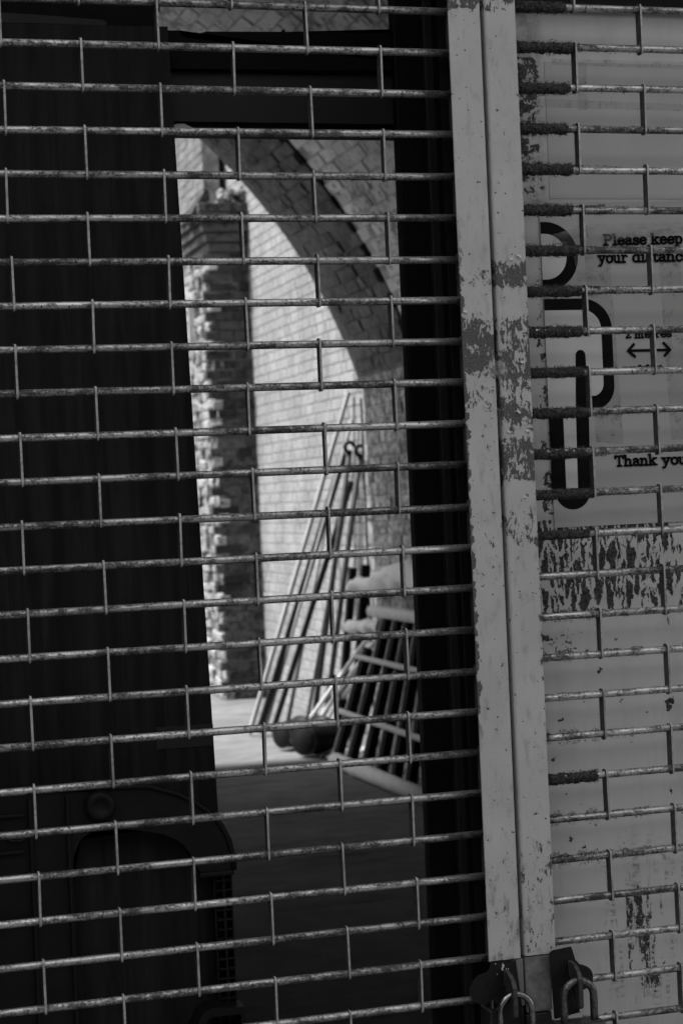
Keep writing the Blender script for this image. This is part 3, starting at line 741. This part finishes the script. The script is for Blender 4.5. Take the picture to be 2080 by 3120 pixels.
gpr = channel('guide_rail', 'pale flaking steel guide rail, right half of the post, beside the board', 0.5775, 0.617, 1, 0.939, M['post_paint_right'])
bm = bmesh.new(); box(bm, 0.5773, 0.6108, -0.0195, 0.02, 0.869, 0.9375, 0.002); obj('sleeve', bm, M['post_grimy'], gpr)
bm = bmesh.new(); box(bm, 0.5770, 0.6105, -0.0175, 0.02, 0.3, 0.8675, 0.002); obj('lower_tube', bm, M['lock_body'], gpr)
bm = bmesh.new(); box(bm, 0.5605, 0.5757, -0.0185, 0.02, 0.878, 0.936, 0.002); obj('sleeve', bm, M['post_grimy'], gpl)
bm = bmesh.new(); box(bm, 0.531, 0.5757, -0.015, 0.02, 0.3, 0.8765, 0.002); obj('lower_tube', bm, M['lock_body'], gpl)
# curled paint flakes and tape scrap
for (x, z, s, ang, par) in [(0.609, 1.789, 0.006, 30, gpr), (0.597, 1.785, 0.005, -20, gpr), (0.607, 1.66, 0.005, 15, gpr), (0.600, 1.60, 0.006, 40, gpr), (0.604, 1.585, 0.004, 70, gpr), (0.586, 1.576, 0.005, 20, gpr), (0.609, 1.577, 0.005, 0, gpr), (0.5365, 1.723, 0.006, 10, gpl), (0.558, 1.72, 0.004, 50, gpl), (0.602, 1.496, 0.004, 0, gpr)]:
    bm = bmesh.new(); vs = []
    for i in range(4):
        row = []
        for j in range(3):
            u = (i / 3 - 0.5) * s; v = (j / 2) * s * 0.6
            row.append(bm.verts.new((u + rl.uniform(-1, 1) * s * 0.12, -v * v / s * 0.9, -v)))
        vs.append(row)
    for i in range(3):
        for j in range(2): bm.faces.new((vs[i][j], vs[i + 1][j], vs[i + 1][j + 1], vs[i][j + 1]))
    o = sub('paint_flake', bm, M['paint_flake'], CHAN[par.name], loc=(x, -0.0215, z)); o.rotation_euler = (0, R_(ang), 0)
bm = bmesh.new(); vs = []
for i in range(7):
    x = 0.562 + i * 0.0042
    row = [bm.verts.new((x, -0.0225 - 0.003 * math.sin(i * 0.9) - 0.001 * j, 1.662 - j * 0.0075 + 0.0012 * math.sin(i * 1.7))) for j in range(4)]
    vs.append(row)
for i in range(6):
    for j in range(3): bm.faces.new((vs[i][j], vs[i + 1][j], vs[i + 1][j + 1], vs[i][j + 1]))
obj('tape_scrap', bm, M['tape_clear'], gpl, smooth=True)
bm = bmesh.new(); tube(bm, [(0.553, -0.022, 1.607), (0.560, -0.025, 1.604), (0.568, -0.026, 1.603), (0.575, -0.023, 1.601)], [0.0008, 0.0022, 0.0026, 0.0006], 6)
obj('torn_tape', bm, M['tape_clear'], gpl, smooth=True)

# ------------------------------------------------------------------ board and notice
bd = thing('backing_board', 'pale painted board with black flaking residue behind the right grille', 'board', (1.1, 0.07, 0))
bm = bmesh.new(); box(bm, 0.60, 1.74, 0.070, 0.088, 0.0, 2.46); obj('panel', bm, M['board_paint'], bd)
bm = bmesh.new(); box(bm, 0.60, 1.74, 0.050, 0.069, 2.113, 2.46, 0.002); obj('head_shade', bm, M['frame_dark'], bd)  # dark strip added for the shade along the top of the board
sg = thing('notice', 'grey keep-your-distance notice with half a black outline figure taped to the board', 'sign', (0.9, 0.066, 1.45))
SY = 0.0690
bm = bmesh.new(); prism_y(bm, [(0.6765, 1.4538), (1.06, 1.4538), (1.075, 1.872), (0.6738, 1.866)], SY - 0.0008, SY)
obj('card', bm, M['sign_card'], sg)
depth = [SY - 0.0010]
def flat(name, pts, mat, parent=sg):
    depth[0] -= 0.00003
    bm = bmesh.new(); y = depth[0]
    vs = [bm.verts.new((p[0], y, p[1])) for p in pts]
    f = bm.faces.new(vs); bmesh.ops.triangulate(bm, faces=[f])
    return obj(name, bm, mat, parent)
def clipL(pts): return [(max(p[0], 0.6745), p[1]) for p in pts]
# old tape strips, then the figure printed over and taped again
flat('tape_strip', [(0.7335, 1.800), (0.7680, 1.800), (0.7765, 1.556), (0.7380, 1.561)], M['tape_old'])
flat('tape_strip', [(0.8365, 1.800), (0.868, 1.80), (0.872, 1.56), (0.8435, 1.56)], M['tape_old'])
# figure: head
hx, hz = 0.6805, 1.7985
flat('figure_head', clipL(arc(hx, hz, 0.0437, -90, 90, 30) + [(0.6745, hz + 0.0437), (0.6745, hz - 0.0437)]), M['sign_black'])
flat('figure_head_fill', clipL(arc(hx - 0.001, hz - 0.0005, 0.0290, -90, 90, 28) + [(0.6745, hz + 0.0285), (0.6745, hz - 0.0295)]), M['sign_white'])
# figure: body, arm and legs as one outline
bo = [(0.675, 1.7445), (0.727, 1.7445), *arc(0.727, 1.7045, 0.040, 90, 0, 10), (0.767, 1.635), *arc(0.7375, 1.632, 0.0295, 0, -90, 8), (0.729, 1.600), (0.727, 1.505), *arc(0.7035, 1.5, 0.0242, 0, -180, 12), (0.6755, 1.487), (0.675, 1.49)]
flat('figure_body', bo, M['sign_black'])
flat('figure_fill', [(0.675, 1.7298), (0.7265, 1.7298), *arc(0.7265, 1.7045, 0.0255, 90, 0, 8), (0.752, 1.6722), (0.675, 1.6722)], M['sign_white'])
flat('figure_fill', [(0.675, 1.6723), (0.7150, 1.6723), (0.7120, 1.601), (0.675, 1.601)], M['sign_white'])
flat('figure_fill', [(0.7287, 1.6723), (0.752, 1.6723), (0.752, 1.640), *arc(0.735, 1.636, 0.017, 0, -70, 6), (0.7297, 1.620)], M['sign_white'])
flat('figure_fill', [(0.6945, 1.6011), (0.7120, 1.6011), (0.7105, 1.503), (0.6945, 1.503)], M['sign_white'])
flat('figure_slit', [*arc(0.7218, 1.6722, 0.0068, 0, 180, 8), (0.7150, 1.664), (0.7286, 1.664)], M['sign_black'])
# lettering: slab-serif strokes
G = {
 'P': (1.15, [[(.2, 0), (.2, 1.42)], [(.2, 1.38), (.62, 1.38), (.9, 1.26), (.95, 1.05), (.9, .84), (.62, .7), (.2, .7)], [(0, .03), (.48, .03)], [(0, 1.4), (.3, 1.4)]]),
 'T': (1.2, [[(.58, 0), (.58, 1.4)], [(.08, 1.1), (.08, 1.38), (1.08, 1.38), (1.08, 1.1)], [(.34, .03), (.82, .03)]]),
 'l': (.56, [[(.26, 0), (.26, 1.45)], [(.04, 1.42), (.26, 1.42)], [(.02, .03), (.5, .03)]]),
 'h': (1.08, [[(.2, 0), (.2, 1.45)], [(.02, 1.42), (.2, 1.42)], [(.2, .62), (.4, .92), (.66, .92), (.78, .72), (.78, 0)], [(.02, .03), (.42, .03)], [(.62, .03), (1.0, .03)]]),
 'k': (1.08, [[(.2, 0), (.2, 1.45)], [(.02, 1.42), (.2, 1.42)], [(.22, .42), (.78, .9)], [(.42, .58), (.84, .05)], [(.6, .92), (.98, .92)], [(.02, .03), (.42, .03)], [(.66, .03), (1.04, .03)]]),
 'd': (1.05, [[(.78, 0), (.78, 1.45)], [(.58, 1.42), (.78, 1.42)], [(.78, .75), (.6, .95), (.36, .93), (.16, .74), (.12, .47), (.18, .2), (.38, .02), (.6, .06), (.78, .24)], [(.78, .03), (.98, .03)]]),
 'i': (.56, [[(.26, 0), (.26, .95)], [(.04, .93), (.26, .93)], [(.02, .03), (.5, .03)], [(.25, 1.3), (.26, 1.32)]]),
 't': (.72, [[(.28, 1.25), (.28, .25), (.36, .06), (.54, .03), (.66, .16)], [(.04, .92), (.6, .92)]]),
 'e': (.98, [[(.14, .52), (.84, .52), (.8, .76), (.64, .93), (.42, .95), (.2, .8), (.12, .5), (.2, .18), (.42, .02), (.64, .04), (.84, .22)]]),
 'a': (.98, [[(.14, .78), (.28, .93), (.52, .94), (.7, .8), (.7, .12), (.8, .03), (.94, .05)], [(.7, .58), (.4, .54), (.16, .42), (.12, .2), (.26, .03), (.48, .04), (.7, .24)]]),
 's': (.86, [[(.72, .72), (.64, .9), (.4, .95), (.18, .84), (.16, .66), (.32, .54), (.58, .46), (.74, .32), (.7, .12), (.48, .01), (.22, .06), (.1, .26)]]),
 'y': (1.08, [[(.18, .92), (.52, .1)], [(.86, .92), (.46, -.16), (.3, -.4), (.1, -.4)], [(.0, .93), (.4, .93)], [(.66, .93), (1.04, .93)]]),
 'o': (1.0, [[(.48, .95), (.24, .86), (.12, .6), (.14, .3), (.32, .06), (.56, .02), (.78, .16), (.88, .45), (.82, .74), (.66, .92), (.48, .95)]]),
 'u': (1.12, [[(.2, .93), (.2, .26), (.32, .05), (.52, .03), (.74, .24)], [(.76, .93), (.76, 0)], [(.0, .93), (.2, .93)], [(.56, .93), (.76, .93)], [(.76, .03), (1.02, .03)]]),
 'r': (.86, [[(.24, 0), (.24, .93)], [(.04, .93), (.24, .93)], [(.24, .6), (.4, .86), (.62, .94), (.76, .8)], [(.02, .03), (.5, .03)]]),
 'n': (1.1, [[(.2, 0), (.2, .93)], [(.02, .93), (.2, .93)], [(.2, .62), (.4, .9), (.66, .92), (.78, .72), (.78, 0)], [(.02, .03), (.42, .03)], [(.62, .03), (1.0, .03)]]),
 'm': (1.55, [[(.2, 0), (.2, .93)], [(.02, .93), (.2, .93)], [(.2, .64), (.36, .9), (.56, .9), (.68, .7), (.68, 0)], [(.68, .64), (.84, .9), (1.06, .9), (1.18, .7), (1.18, 0)], [(.02, .03), (.4, .03)], [(.54, .03), (.86, .03)], [(1.04, .03), (1.4, .03)]]),
 'c': (.9, [[(.76, .68), (.74, .86), (.52, .96), (.28, .88), (.13, .64), (.13, .34), (.28, .08), (.52, .01), (.78, .2)]]),
 'p': (1.08, [[(.22, -.42), (.22, .93)], [(.02, .93), (.22, .93)], [(.22, .72), (.42, .94), (.66, .92), (.86, .72), (.9, .46), (.82, .18), (.62, .02), (.4, .04), (.22, .26)], [(.02, -.4), (.5, -.4)]]),
 'f': (.7, [[(.26, 0), (.26, 1.15), (.36, 1.38), (.58, 1.42), (.68, 1.3)], [(.04, .92), (.56, .92)], [(.04, .03), (.54, .03)]]),
 '2': (.98, [[(.14, 1.1), (.22, 1.32), (.46, 1.42), (.72, 1.3), (.78, 1.05), (.6, .7), (.16, .1), (.84, .1), (.86, .3)]]),
 '6': (.98, [[(.8, 1.2), (.62, 1.4), (.36, 1.3), (.16, .9), (.14, .4), (.3, .06), (.56, .02), (.8, .2), (.82, .5), (.62, .76), (.36, .74), (.16, .5)]]),
 ' ': (.55, []),
}
def stroke(bm, pts, wd, f, y):
    """a thick rounded polyline as overlapping flat quads and discs"""
    n = len(pts)
    for i in range(n):
        p = pts[i]; c_ = [bm.verts.new(Vector((*f((p[0] + wd / 2 * math.cos(a), p[1] + wd / 2 * math.sin(a))), 0)).xzy + Vector((0, y, 0))) for a in [6.28318 * k / 10 for k in range(10)]]
        bm.faces.new(c_)
        if i < n - 1:
            q = pts[i + 1]; dx, dy = q[0] - p[0], q[1] - p[1]; l = math.hypot(dx, dy) or 1; ox, oy = -dy / l * wd / 2, dx / l * wd / 2
            c_ = [bm.verts.new(Vector((*f(s), 0)).xzy + Vector((0, y, 0))) for s in ((p[0] - ox, p[1] - oy), (p[0] + ox, p[1] + oy), (q[0] + ox, q[1] + oy), (q[0] - ox, q[1] - oy))]
            bm.faces.new(c_)
        y -= 0.000004
    return y
def word(text, x0, z0, x1, xh, slope, parent=sg, wd=0.30):
    tot = sum(G[c][0] for c in text); s = (x1 - x0) / tot
    bm = bmesh.new(); x = 0; y = SY - 0.0022
    for ch in text:
        adv, st = G[ch]
        for k, pl_ in enumerate(st):
            f = lambda p, x=x: (x0 + (x + p[0]) * s, z0 + p[1] * xh + (x + p[0]) * s * slope)
            y = stroke(bm, pl_, wd, f, y)
        x += adv
    me = bpy.data.meshes.new('lettering'); bm.to_mesh(me); bm.free(); me.materials.append(M['sign_black'])
    return place('lettering', me, parent, (0, 0, 0))
word('Please', 0.7605, 1.8122, 0.8205, 0.0093, 0.017)
word('keep', 0.8268, 1.8134, 0.8715, 0.0093, 0.017)
word('your', 0.7515, 1.7897, 0.7925, 0.0093, 0.012)
word('distance', 0.7990, 1.7905, 0.8815, 0.0093, 0.012)
word('2 metres', 0.7845, 1.6925, 0.8500, 0.0068, 0.012)
word('6 feet', 0.7990, 1.6478, 0.8360, 0.0068, 0.006)
word('Thank', 0.7625, 1.5288, 0.8215, 0.0092, 0.0)
word('you', 0.8285, 1.5284, 0.8650, 0.0092, 0.0)
bm = bmesh.new(); idf = lambda p: p; y = SY - 0.0022
y = stroke(bm, [(0.788, 1.6765), (0.8465, 1.6765)], 0.0034, idf, y)
y = stroke(bm, [(0.7960, 1.6845), (0.7878, 1.6765), (0.7968, 1.6688)], 0.0036, idf, y)
stroke(bm, [(0.8378, 1.6855), (0.8467, 1.6765), (0.8388, 1.6690)], 0.0036, idf, y)
me = bpy.data.meshes.new('arrow'); bm.to_mesh(me); bm.free(); me.materials.append(M['sign_black']); place('arrow', me, sg, (0, 0, 0))
depth[0] = SY - 0.0030
flat('tape_strip', [(0.690, 1.826), (0.738, 1.838), (0.748, 1.770), (0.722, 1.765), (0.716, 1.812), (0.690, 1.815)], M['tape_clear'])
flat('tape_strip', [(0.715, 1.838), (1.05, 1.848), (1.05, 1.826), (0.792, 1.829), (0.770, 1.818), (0.735, 1.805)], M['tape_clear'])
# older sheet and tape above the notice
os_ = thing('faded_sheet', 'faded blank sheet with tape lines on the board above the notice', 'sheet', (0.85, 0.0685, 1.9))
bm = bmesh.new(); box(bm, 0.690, 1.06, 0.0692, 0.0697, 1.872, 2.046); obj('sheet', bm, M['sign_card'], os_)
depth[0] = 0.0690
flat('tape_strip', [(0.735, 2.046), (0.748, 2.046), (0.746, 1.985), (0.733, 1.985)], M['tape_old'], os_)
flat('tape_strip', [(0.70, 2.050), (1.05, 2.050), (1.05, 2.040), (0.70, 2.042)], M['tape_old'], os_)
flat('tape_strip', [(0.67, 1.999), (1.05, 1.992), (1.05, 1.984), (0.67, 1.988)], M['tape_old'], os_)

# ------------------------------------------------------------------ lock brackets and padlocks
def bracket(label, outline, y0, hook, chips):
    d = thing('lock_bracket', label, 'bracket', (hook[0], y0, hook[1] - 0.05), 'lock brackets at the foot of the post')
    bm = bmesh.new(); prism_y(bm, outline, y0, y0 + 0.004)
    bmesh.ops.dissolve_limit(bm, angle_limit=0.02, verts=bm.verts[:], edges=bm.edges[:])
    bmesh.ops.bevel(bm, geom=[e for e in bm.edges if len(e.link_faces) == 2 and e.calc_face_angle(0) > 1.2], offset=0.0008, segments=2, affect='EDGES')
    plate = obj('plate', bm, M['iron_black'], d)
    bm = bmesh.new()
    hx0, zt = hook
    prism_x(bm, [(y0, zt), (y0 - 0.014, zt - 0.003), (y0 - 0.024, zt - 0.009), (y0 - 0.029, zt - 0.017), (y0 - 0.029, zt - 0.050), (y0 - 0.026, zt - 0.053), (y0 - 0.014, zt - 0.053), (y0 - 0.012, zt - 0.046), (y0 - 0.012, zt - 0.024), (y0 - 0.006, zt - 0.018), (y0, zt - 0.018)], hx0 - 0.003, hx0 + 0.003)
    bmesh.ops.dissolve_limit(bm, angle_limit=0.01, verts=bm.verts[:], edges=bm.edges[:])
    bmesh.ops.bevel(bm, geom=[e for e in bm.edges if len(e.link_faces) == 2 and e.calc_face_angle(0) > 1.2], offset=0.0009, segments=2, affect='EDGES')
    obj('staple', bm, M['iron_worn'], d)
    for x, z, s in chips:
        bm = bmesh.new(); n = 7
        prism_y(bm, [(x + s * math.cos(6.28 * k / n) * rl.uniform(.5, 1), z + 1.6 * s * math.sin(6.28 * k / n) * rl.uniform(.5, 1)) for k in range(n)], y0 - 0.0003, y0 + 0.001)
        sub('bare_patch', bm, M['chip_white'], plate)
    return d
lo = [(0.5305, 0.9385), (0.5605, 0.9375), (0.5685, 0.855), (0.5445, 0.850), (0.540, 0.862), (0.537, 0.888), *arc(0.5185, 0.908, 0.0172, -50, -190, 10), (0.5115, 0.924), (0.5245, 0.9275), (0.5285, 0.932)]
bracket('black lock bracket with rounded ear on the left rail, white paint chips at top', lo, -0.031,
        (0.5480, 0.9285),
        [(0.5445, 0.9335, 0.0022), (0.5435, 0.9295, 0.0016), (0.5485, 0.9295, 0.0007), (0.5510, 0.9285, 0.0008), (0.5365, 0.924, 0.0006), (0.535, 0.9365, 0.0008), (0.5465, 0.8602, 0.0012)])
ro = [(0.6055, 0.9415), (0.6095, 0.9440), (0.6325, 0.9462), (0.6342, 0.9425), (0.6375, 0.930), (0.6425, 0.924), (0.649, 0.9215), *arc(0.6455, 0.9075, 0.0142, 70, -110, 12), (0.6405, 0.8990), (0.6405, 0.866), (0.6085, 0.862)]
bracket('black lock bracket with rounded ear lapping over the board on the right rail', ro, -0.031,
        (0.6320, 0.9305), [])
def padlock(label, cx, ztop, half, rt, zbody, bw_, steel, y0):
    d = thing('padlock', label, 'padlock', (cx, y0, zbody - 0.055), 'padlocks')
    bm = bmesh.new(); zc = ztop - half
    pts = [Vector((cx - half, y0, zbody - 0.01))] + [Vector((cx - half, y0, zbody + (zc - zbody) * k / 4)) for k in range(1, 4)] + [Vector((cx + half * math.cos(R_(180 - 180 * k / 18)), y0, zc + half * math.sin(R_(180 - 180 * k / 18)))) for k in range(19)] + [Vector((cx + half, y0, zbody + (zc - zbody) * k / 4)) for k in range(3, 0, -1)] + [Vector((cx + half, y0, zbody - 0.01))]
    tube(bm, pts, rt, 16); obj('shackle', bm, M[steel], d, smooth=True)
    bm = bmesh.new(); box(bm, cx - bw_, cx + bw_, y0 - 0.015, y0 + 0.015, zbody - 0.055, zbody, 0.004)
    obj('body', bm, M['lock_body'], d); 
    bm = bmesh.new(); box(bm, cx - bw_ * 0.96, cx + bw_ * 0.96, y0 - 0.0165, y0 + 0.0165, zbody - 0.05, zbody - 0.007, 0.003)
    obj('casing', bm, M['lock_body'], d)
    return d
padlock('dull steel padlock with dark body hanging from the right bracket', 0.6315, 0.9105, 0.0195, 0.0047, 0.862, 0.030, 'lock_steel_dull', -0.052)
padlock('shiny steel padlock hanging from the left bracket', 0.5515, 0.9025, 0.0205, 0.0040, 0.838, 0.029, 'lock_steel', -0.050)

# ------------------------------------------------------------------ things in the yard
def lean(name, label, p0, p1, r, mat, square=False, wy=None, group=None):
    d = thing(name, label, 'pole', p0, group)
    bm = bmesh.new()
    if square: beam(bm, p0, p1, r * 2, (wy or r) * 2)
    else: tube(bm, [p0, p1], r, 14)
    o = obj('shaft', bm, M[mat], d)
    if not square:
        for p in o.data.polygons: p.use_smooth = len(p.vertices) == 4
    return d
GP = 'poles leaning on the yard wall'
lean('timber_batten', 'pale timber batten, longest and leftmost of the poles leaning on the sunlit wall', (2.505, 9.78, 0.02), (3.165, 9.41, 2.19), 0.011, 'timber_pale', True, 0.02, GP)
lean('timber_batten', 'second pale timber batten directly right of the longest one', (2.60, 9.76, 0.02), (3.165, 9.34, 2.02), 0.007, 'timber_pale', True, 0.014, GP)
lean('timber_plank', 'dark timber plank leaning just right of the pale battens', (2.555, 9.72, 0.03), (3.15, 9.52, 1.80), 0.021, 'timber_dark', True, 0.014, GP)
lean('timber_plank', 'second dark timber plank leaning right of the first dark plank', (2.635, 9.68, 0.03), (3.15, 9.38, 1.62), 0.016, 'timber_dark', True, 0.012, GP)
lean('scaffold_tube', 'thin mid-grey tube between the dark planks and the clamped tubes', (2.74, 9.76, 0.0), (3.15, 9.95, 1.45), 0.014, 'tube_grey', group=GP)
lean('scaffold_tube', 'pale grey tube left of the dark clamped tubes', (2.83, 9.62, 0.0), (3.15, 9.50, 1.52), 0.012, 'tube_grey', group=GP)
for nm, p0, p1, lab in [('scaffold_tube', (2.88, 9.62, 0.0), (3.12, 9.30, 1.80), 'dark scaffold tube with clamp ring at its top, left of the pair'), ('scaffold_tube', (2.94, 9.56, 0.0), (3.13, 9.10, 1.77), 'dark scaffold tube with clamp ring at its top, right of the pair')]:
    d = lean(nm, lab, p0, p1, 0.018, 'tube_steel', group=GP)
    bm = bmesh.new(); c0 = Vector(p1) + Vector((0, -0.01, 0.035))
    pts = [c0 + Vector((0.031 * math.cos(6.283 * k / 16), 0, 0.031 * math.sin(6.283 * k / 16))) for k in range(14)]
    tube(bm, pts, 0.013, 8); obj('clamp_ring', bm, M['iron_dark'], d, smooth=True)
lean('short_post', 'short dark square post standing behind the sacks, left of two', (2.80, 8.72, 0.0), (2.905, 8.60, 1.10), 0.022, 'iron_dark', True, 0.02, 'short posts by the railing')
lean('short_post', 'short dark square post standing behind the sacks, right of two', (2.83, 8.52, 0.0), (2.92, 8.38, 1.12), 0.024, 'iron_dark', True, 0.02, 'short posts by the railing')
lean('drain_rod', 'thin dark rod against the end of the vault side wall', (2.995, 8.60, 0.0), (2.995, 8.58, 2.1), 0.007, 'iron_dark')
lean('aluminium_bar', 'bright aluminium bar slanting towards the drum, uppermost', (2.72, 9.02, 0.184), (2.86, 7.992, 0.803), 0.010, 'aluminium', True, 0.010, 'aluminium bars by the railing')
lean('aluminium_bar', 'bright aluminium bar slanting towards the drum, middle', (2.772, 9.02, 0.17), (2.86, 7.898, 0.774), 0.010, 'aluminium', True, 0.010, 'aluminium bars by the railing')
lean('aluminium_bar', 'bright aluminium bar slanting towards the drum, lowest', (2.813, 9.02, 0.161), (2.86, 7.822, 0.739), 0.010, 'aluminium', True, 0.010, 'aluminium bars by the railing')

rail = thing('iron_railing', 'dark iron railing panel with pale cross rails leaning on the vault wall', 'railing', (2.62, 7.4, 0))
gx = lambda z: 2.62 + 0.26 * z
for yb, yt, zt in [(8.20, 8.04, 0.66), (7.93, 7.78, 0.88), (7.64, 7.58, 0.88), (7.38, 7.40, 0.88), (7.12, 7.22, 0.9), (6.88, 6.99, 0.88), (6.64, 6.76, 0.88), (6.40, 6.50, 0.88)]:
    bm = bmesh.new(); beam(bm, (gx(0.05) + 0.02, yb, 0.05), (gx(zt) + 0.02, yt, zt), 0.055, 0.046, Vector((1, 0, 0)))
    bar = obj('bar', bm, M['iron_dark'], rail)
    bm = bmesh.new(); beam(bm, (gx(0.05) - 0.008, yb + 0.02, 0.05), (gx(zt) - 0.008, yt + 0.02, zt), 0.009, 0.009, Vector((1, 0, 0)))
    sub('lit_edge', bm, M['rail_pale'], bar)  # pale strip paints the yard's light on the bar's left edge
for z, y0, y1, h in ((0.615, 8.12, 6.2, 0.030), (0.300, 8.28, 6.2, 0.032)):
    bm = bmesh.new(); beam(bm, (gx(z) - 0.016, y0, z), (gx(z) - 0.016, y1, z), 0.014, h, Vector((1, 0, 0.3))); obj('cross_rail', bm, M['rail_pale'], rail)
bm = bmesh.new(); box(bm, gx(0.87) - 0.05, gx(0.87) + 0.04, 6.2, 8.02, 0.845, 0.905, 0.022); obj('top_rail', bm, M['rail_pale'], rail)
d = thing('steel_pipe', 'thick pale pipe lying on the floor at the foot of the railing', 'pipe', (2.62, 7.5, 0.0))
bm = bmesh.new(); tube(bm, [(2.605, 8.10, 0.042), (2.63, 6.3, 0.042)], 0.042, 20); o = obj('pipe', bm, M['rail_pale'], d, smooth=True)
d = thing('sack', 'pale plastic sheeting bundle slung over the top of the railing', 'sheeting', (2.88, 8.0, 0.95))
bm = bmesh.new(); lump(bm, [(2.87, 8.565, 1.0), (2.87, 8.51, 1.0), (2.875, 8.3, 1.0), (2.88, 8.1, 1.01), (2.89, 7.75, 1.06), (2.90, 7.4, 1.08), (2.90, 7.0, 1.0), (2.9, 6.6, 1.0)], [0.008, 0.036, 0.042, 0.052, 0.075, 0.078, 0.085, 0.05], 3, amp=0.7); obj('bundle', bm, M['sack_pale'], d, smooth=True)
d = thing('sack', 'short pale rolled bundle sticking out left of the top rail', 'sheeting', (2.82, 8.2, 0.76))
bm = bmesh.new(); lump(bm, [(2.80, 8.50, 0.765), (2.80, 8.46, 0.765), (2.81, 8.25, 0.77), (2.825, 8.05, 0.78), (2.84, 7.85, 0.79)], [0.006, 0.028, 0.036, 0.04, 0.038], 9, amp=0.5); obj('bundle', bm, M['sack_pale'], d, smooth=True)
def bucket(label, c, ax, r, L):
    d = thing('bucket', label, 'bucket', (c[0], c[1], 0), 'black buckets on the yard floor')
    bm = bmesh.new(); lathe(bm, [(0.001, L), (r * 0.78, L), (r * 0.8, L * 0.98), (r * 0.98, 0.02), (r * 1.06, 0.018), (r * 1.06, 0.0), (r * 0.98, 0.0), (r * 0.95, 0.01), (r * 0.76, L * 0.95), (0.001, L * 0.95)], c, ax, 28)
    obj('shell', bm, M['bucket_black'], d, smooth=True)
    bm = bmesh.new(); u, v = frame_of(Vector(ax).normalized())
    tube(bm, [Vector(c) + (u * math.cos(6.283 * k / 28) + v * math.sin(6.283 * k / 28)) * r * 0.81 + Vector(ax).normalized() * L * 0.97 for k in range(29)], 0.005, 6); obj('base_ring', bm, M['tube_steel'], d, smooth=True)
bucket('black bucket lying on its side in front, at the foot of the bright bars', (2.69, 8.66, 0.118), (-0.80, -0.60, -0.04), 0.112, 0.19)
bucket('black bucket lying on its side, half hidden behind the front one', (2.66, 9.02, 0.10), (-0.85, -0.5, 0.0), 0.095, 0.18)
# small debris on the yard floor
rd = random.Random(5)
bm = bmesh.new()
for k in range(60):
    x = rd.uniform(2.62, 2.95); yv = rd.uniform(6.9, 8.7); sz_ = rd.uniform(0.015, 0.05)
    st = len(bm.verts); bmesh.ops.create_icosphere(bm, subdivisions=1, radius=1.0); bm.verts.ensure_lookup_table()
    for v in bm.verts[st:]:
        v.co = v.co * (1 + 0.5 * noise.noise(v.co * 1.5 + Vector((k * 5, 0, 0))))
        v.co = Vector((x + v.co.x * sz_, yv + v.co.y * sz_ * 1.3, sz_ * 0.4 + v.co.z * sz_ * 0.7))
o = obj('rubble', bm, M['rubble_pale']); o['kind'] = 'stuff'
tag(o, 'pale rubble scattered on the floor behind the leaning railing', 'rubble')
d = thing('white_plate', 'small bright white plate fixed to the broken side of the pier', 'plate', (2.835, 12.6, 2.8))
bm = bmesh.new(); box(bm, 2.806, 2.862, 12.6, 12.625, 2.80, 3.13, 0.003); obj('plate', bm, M['sign_white'], d)
bm = bmesh.new(); box(bm, 2.84, 2.93, 12.626, 12.66, 2.90, 3.02); obj('fixing', bm, M['iron_dark'], d)
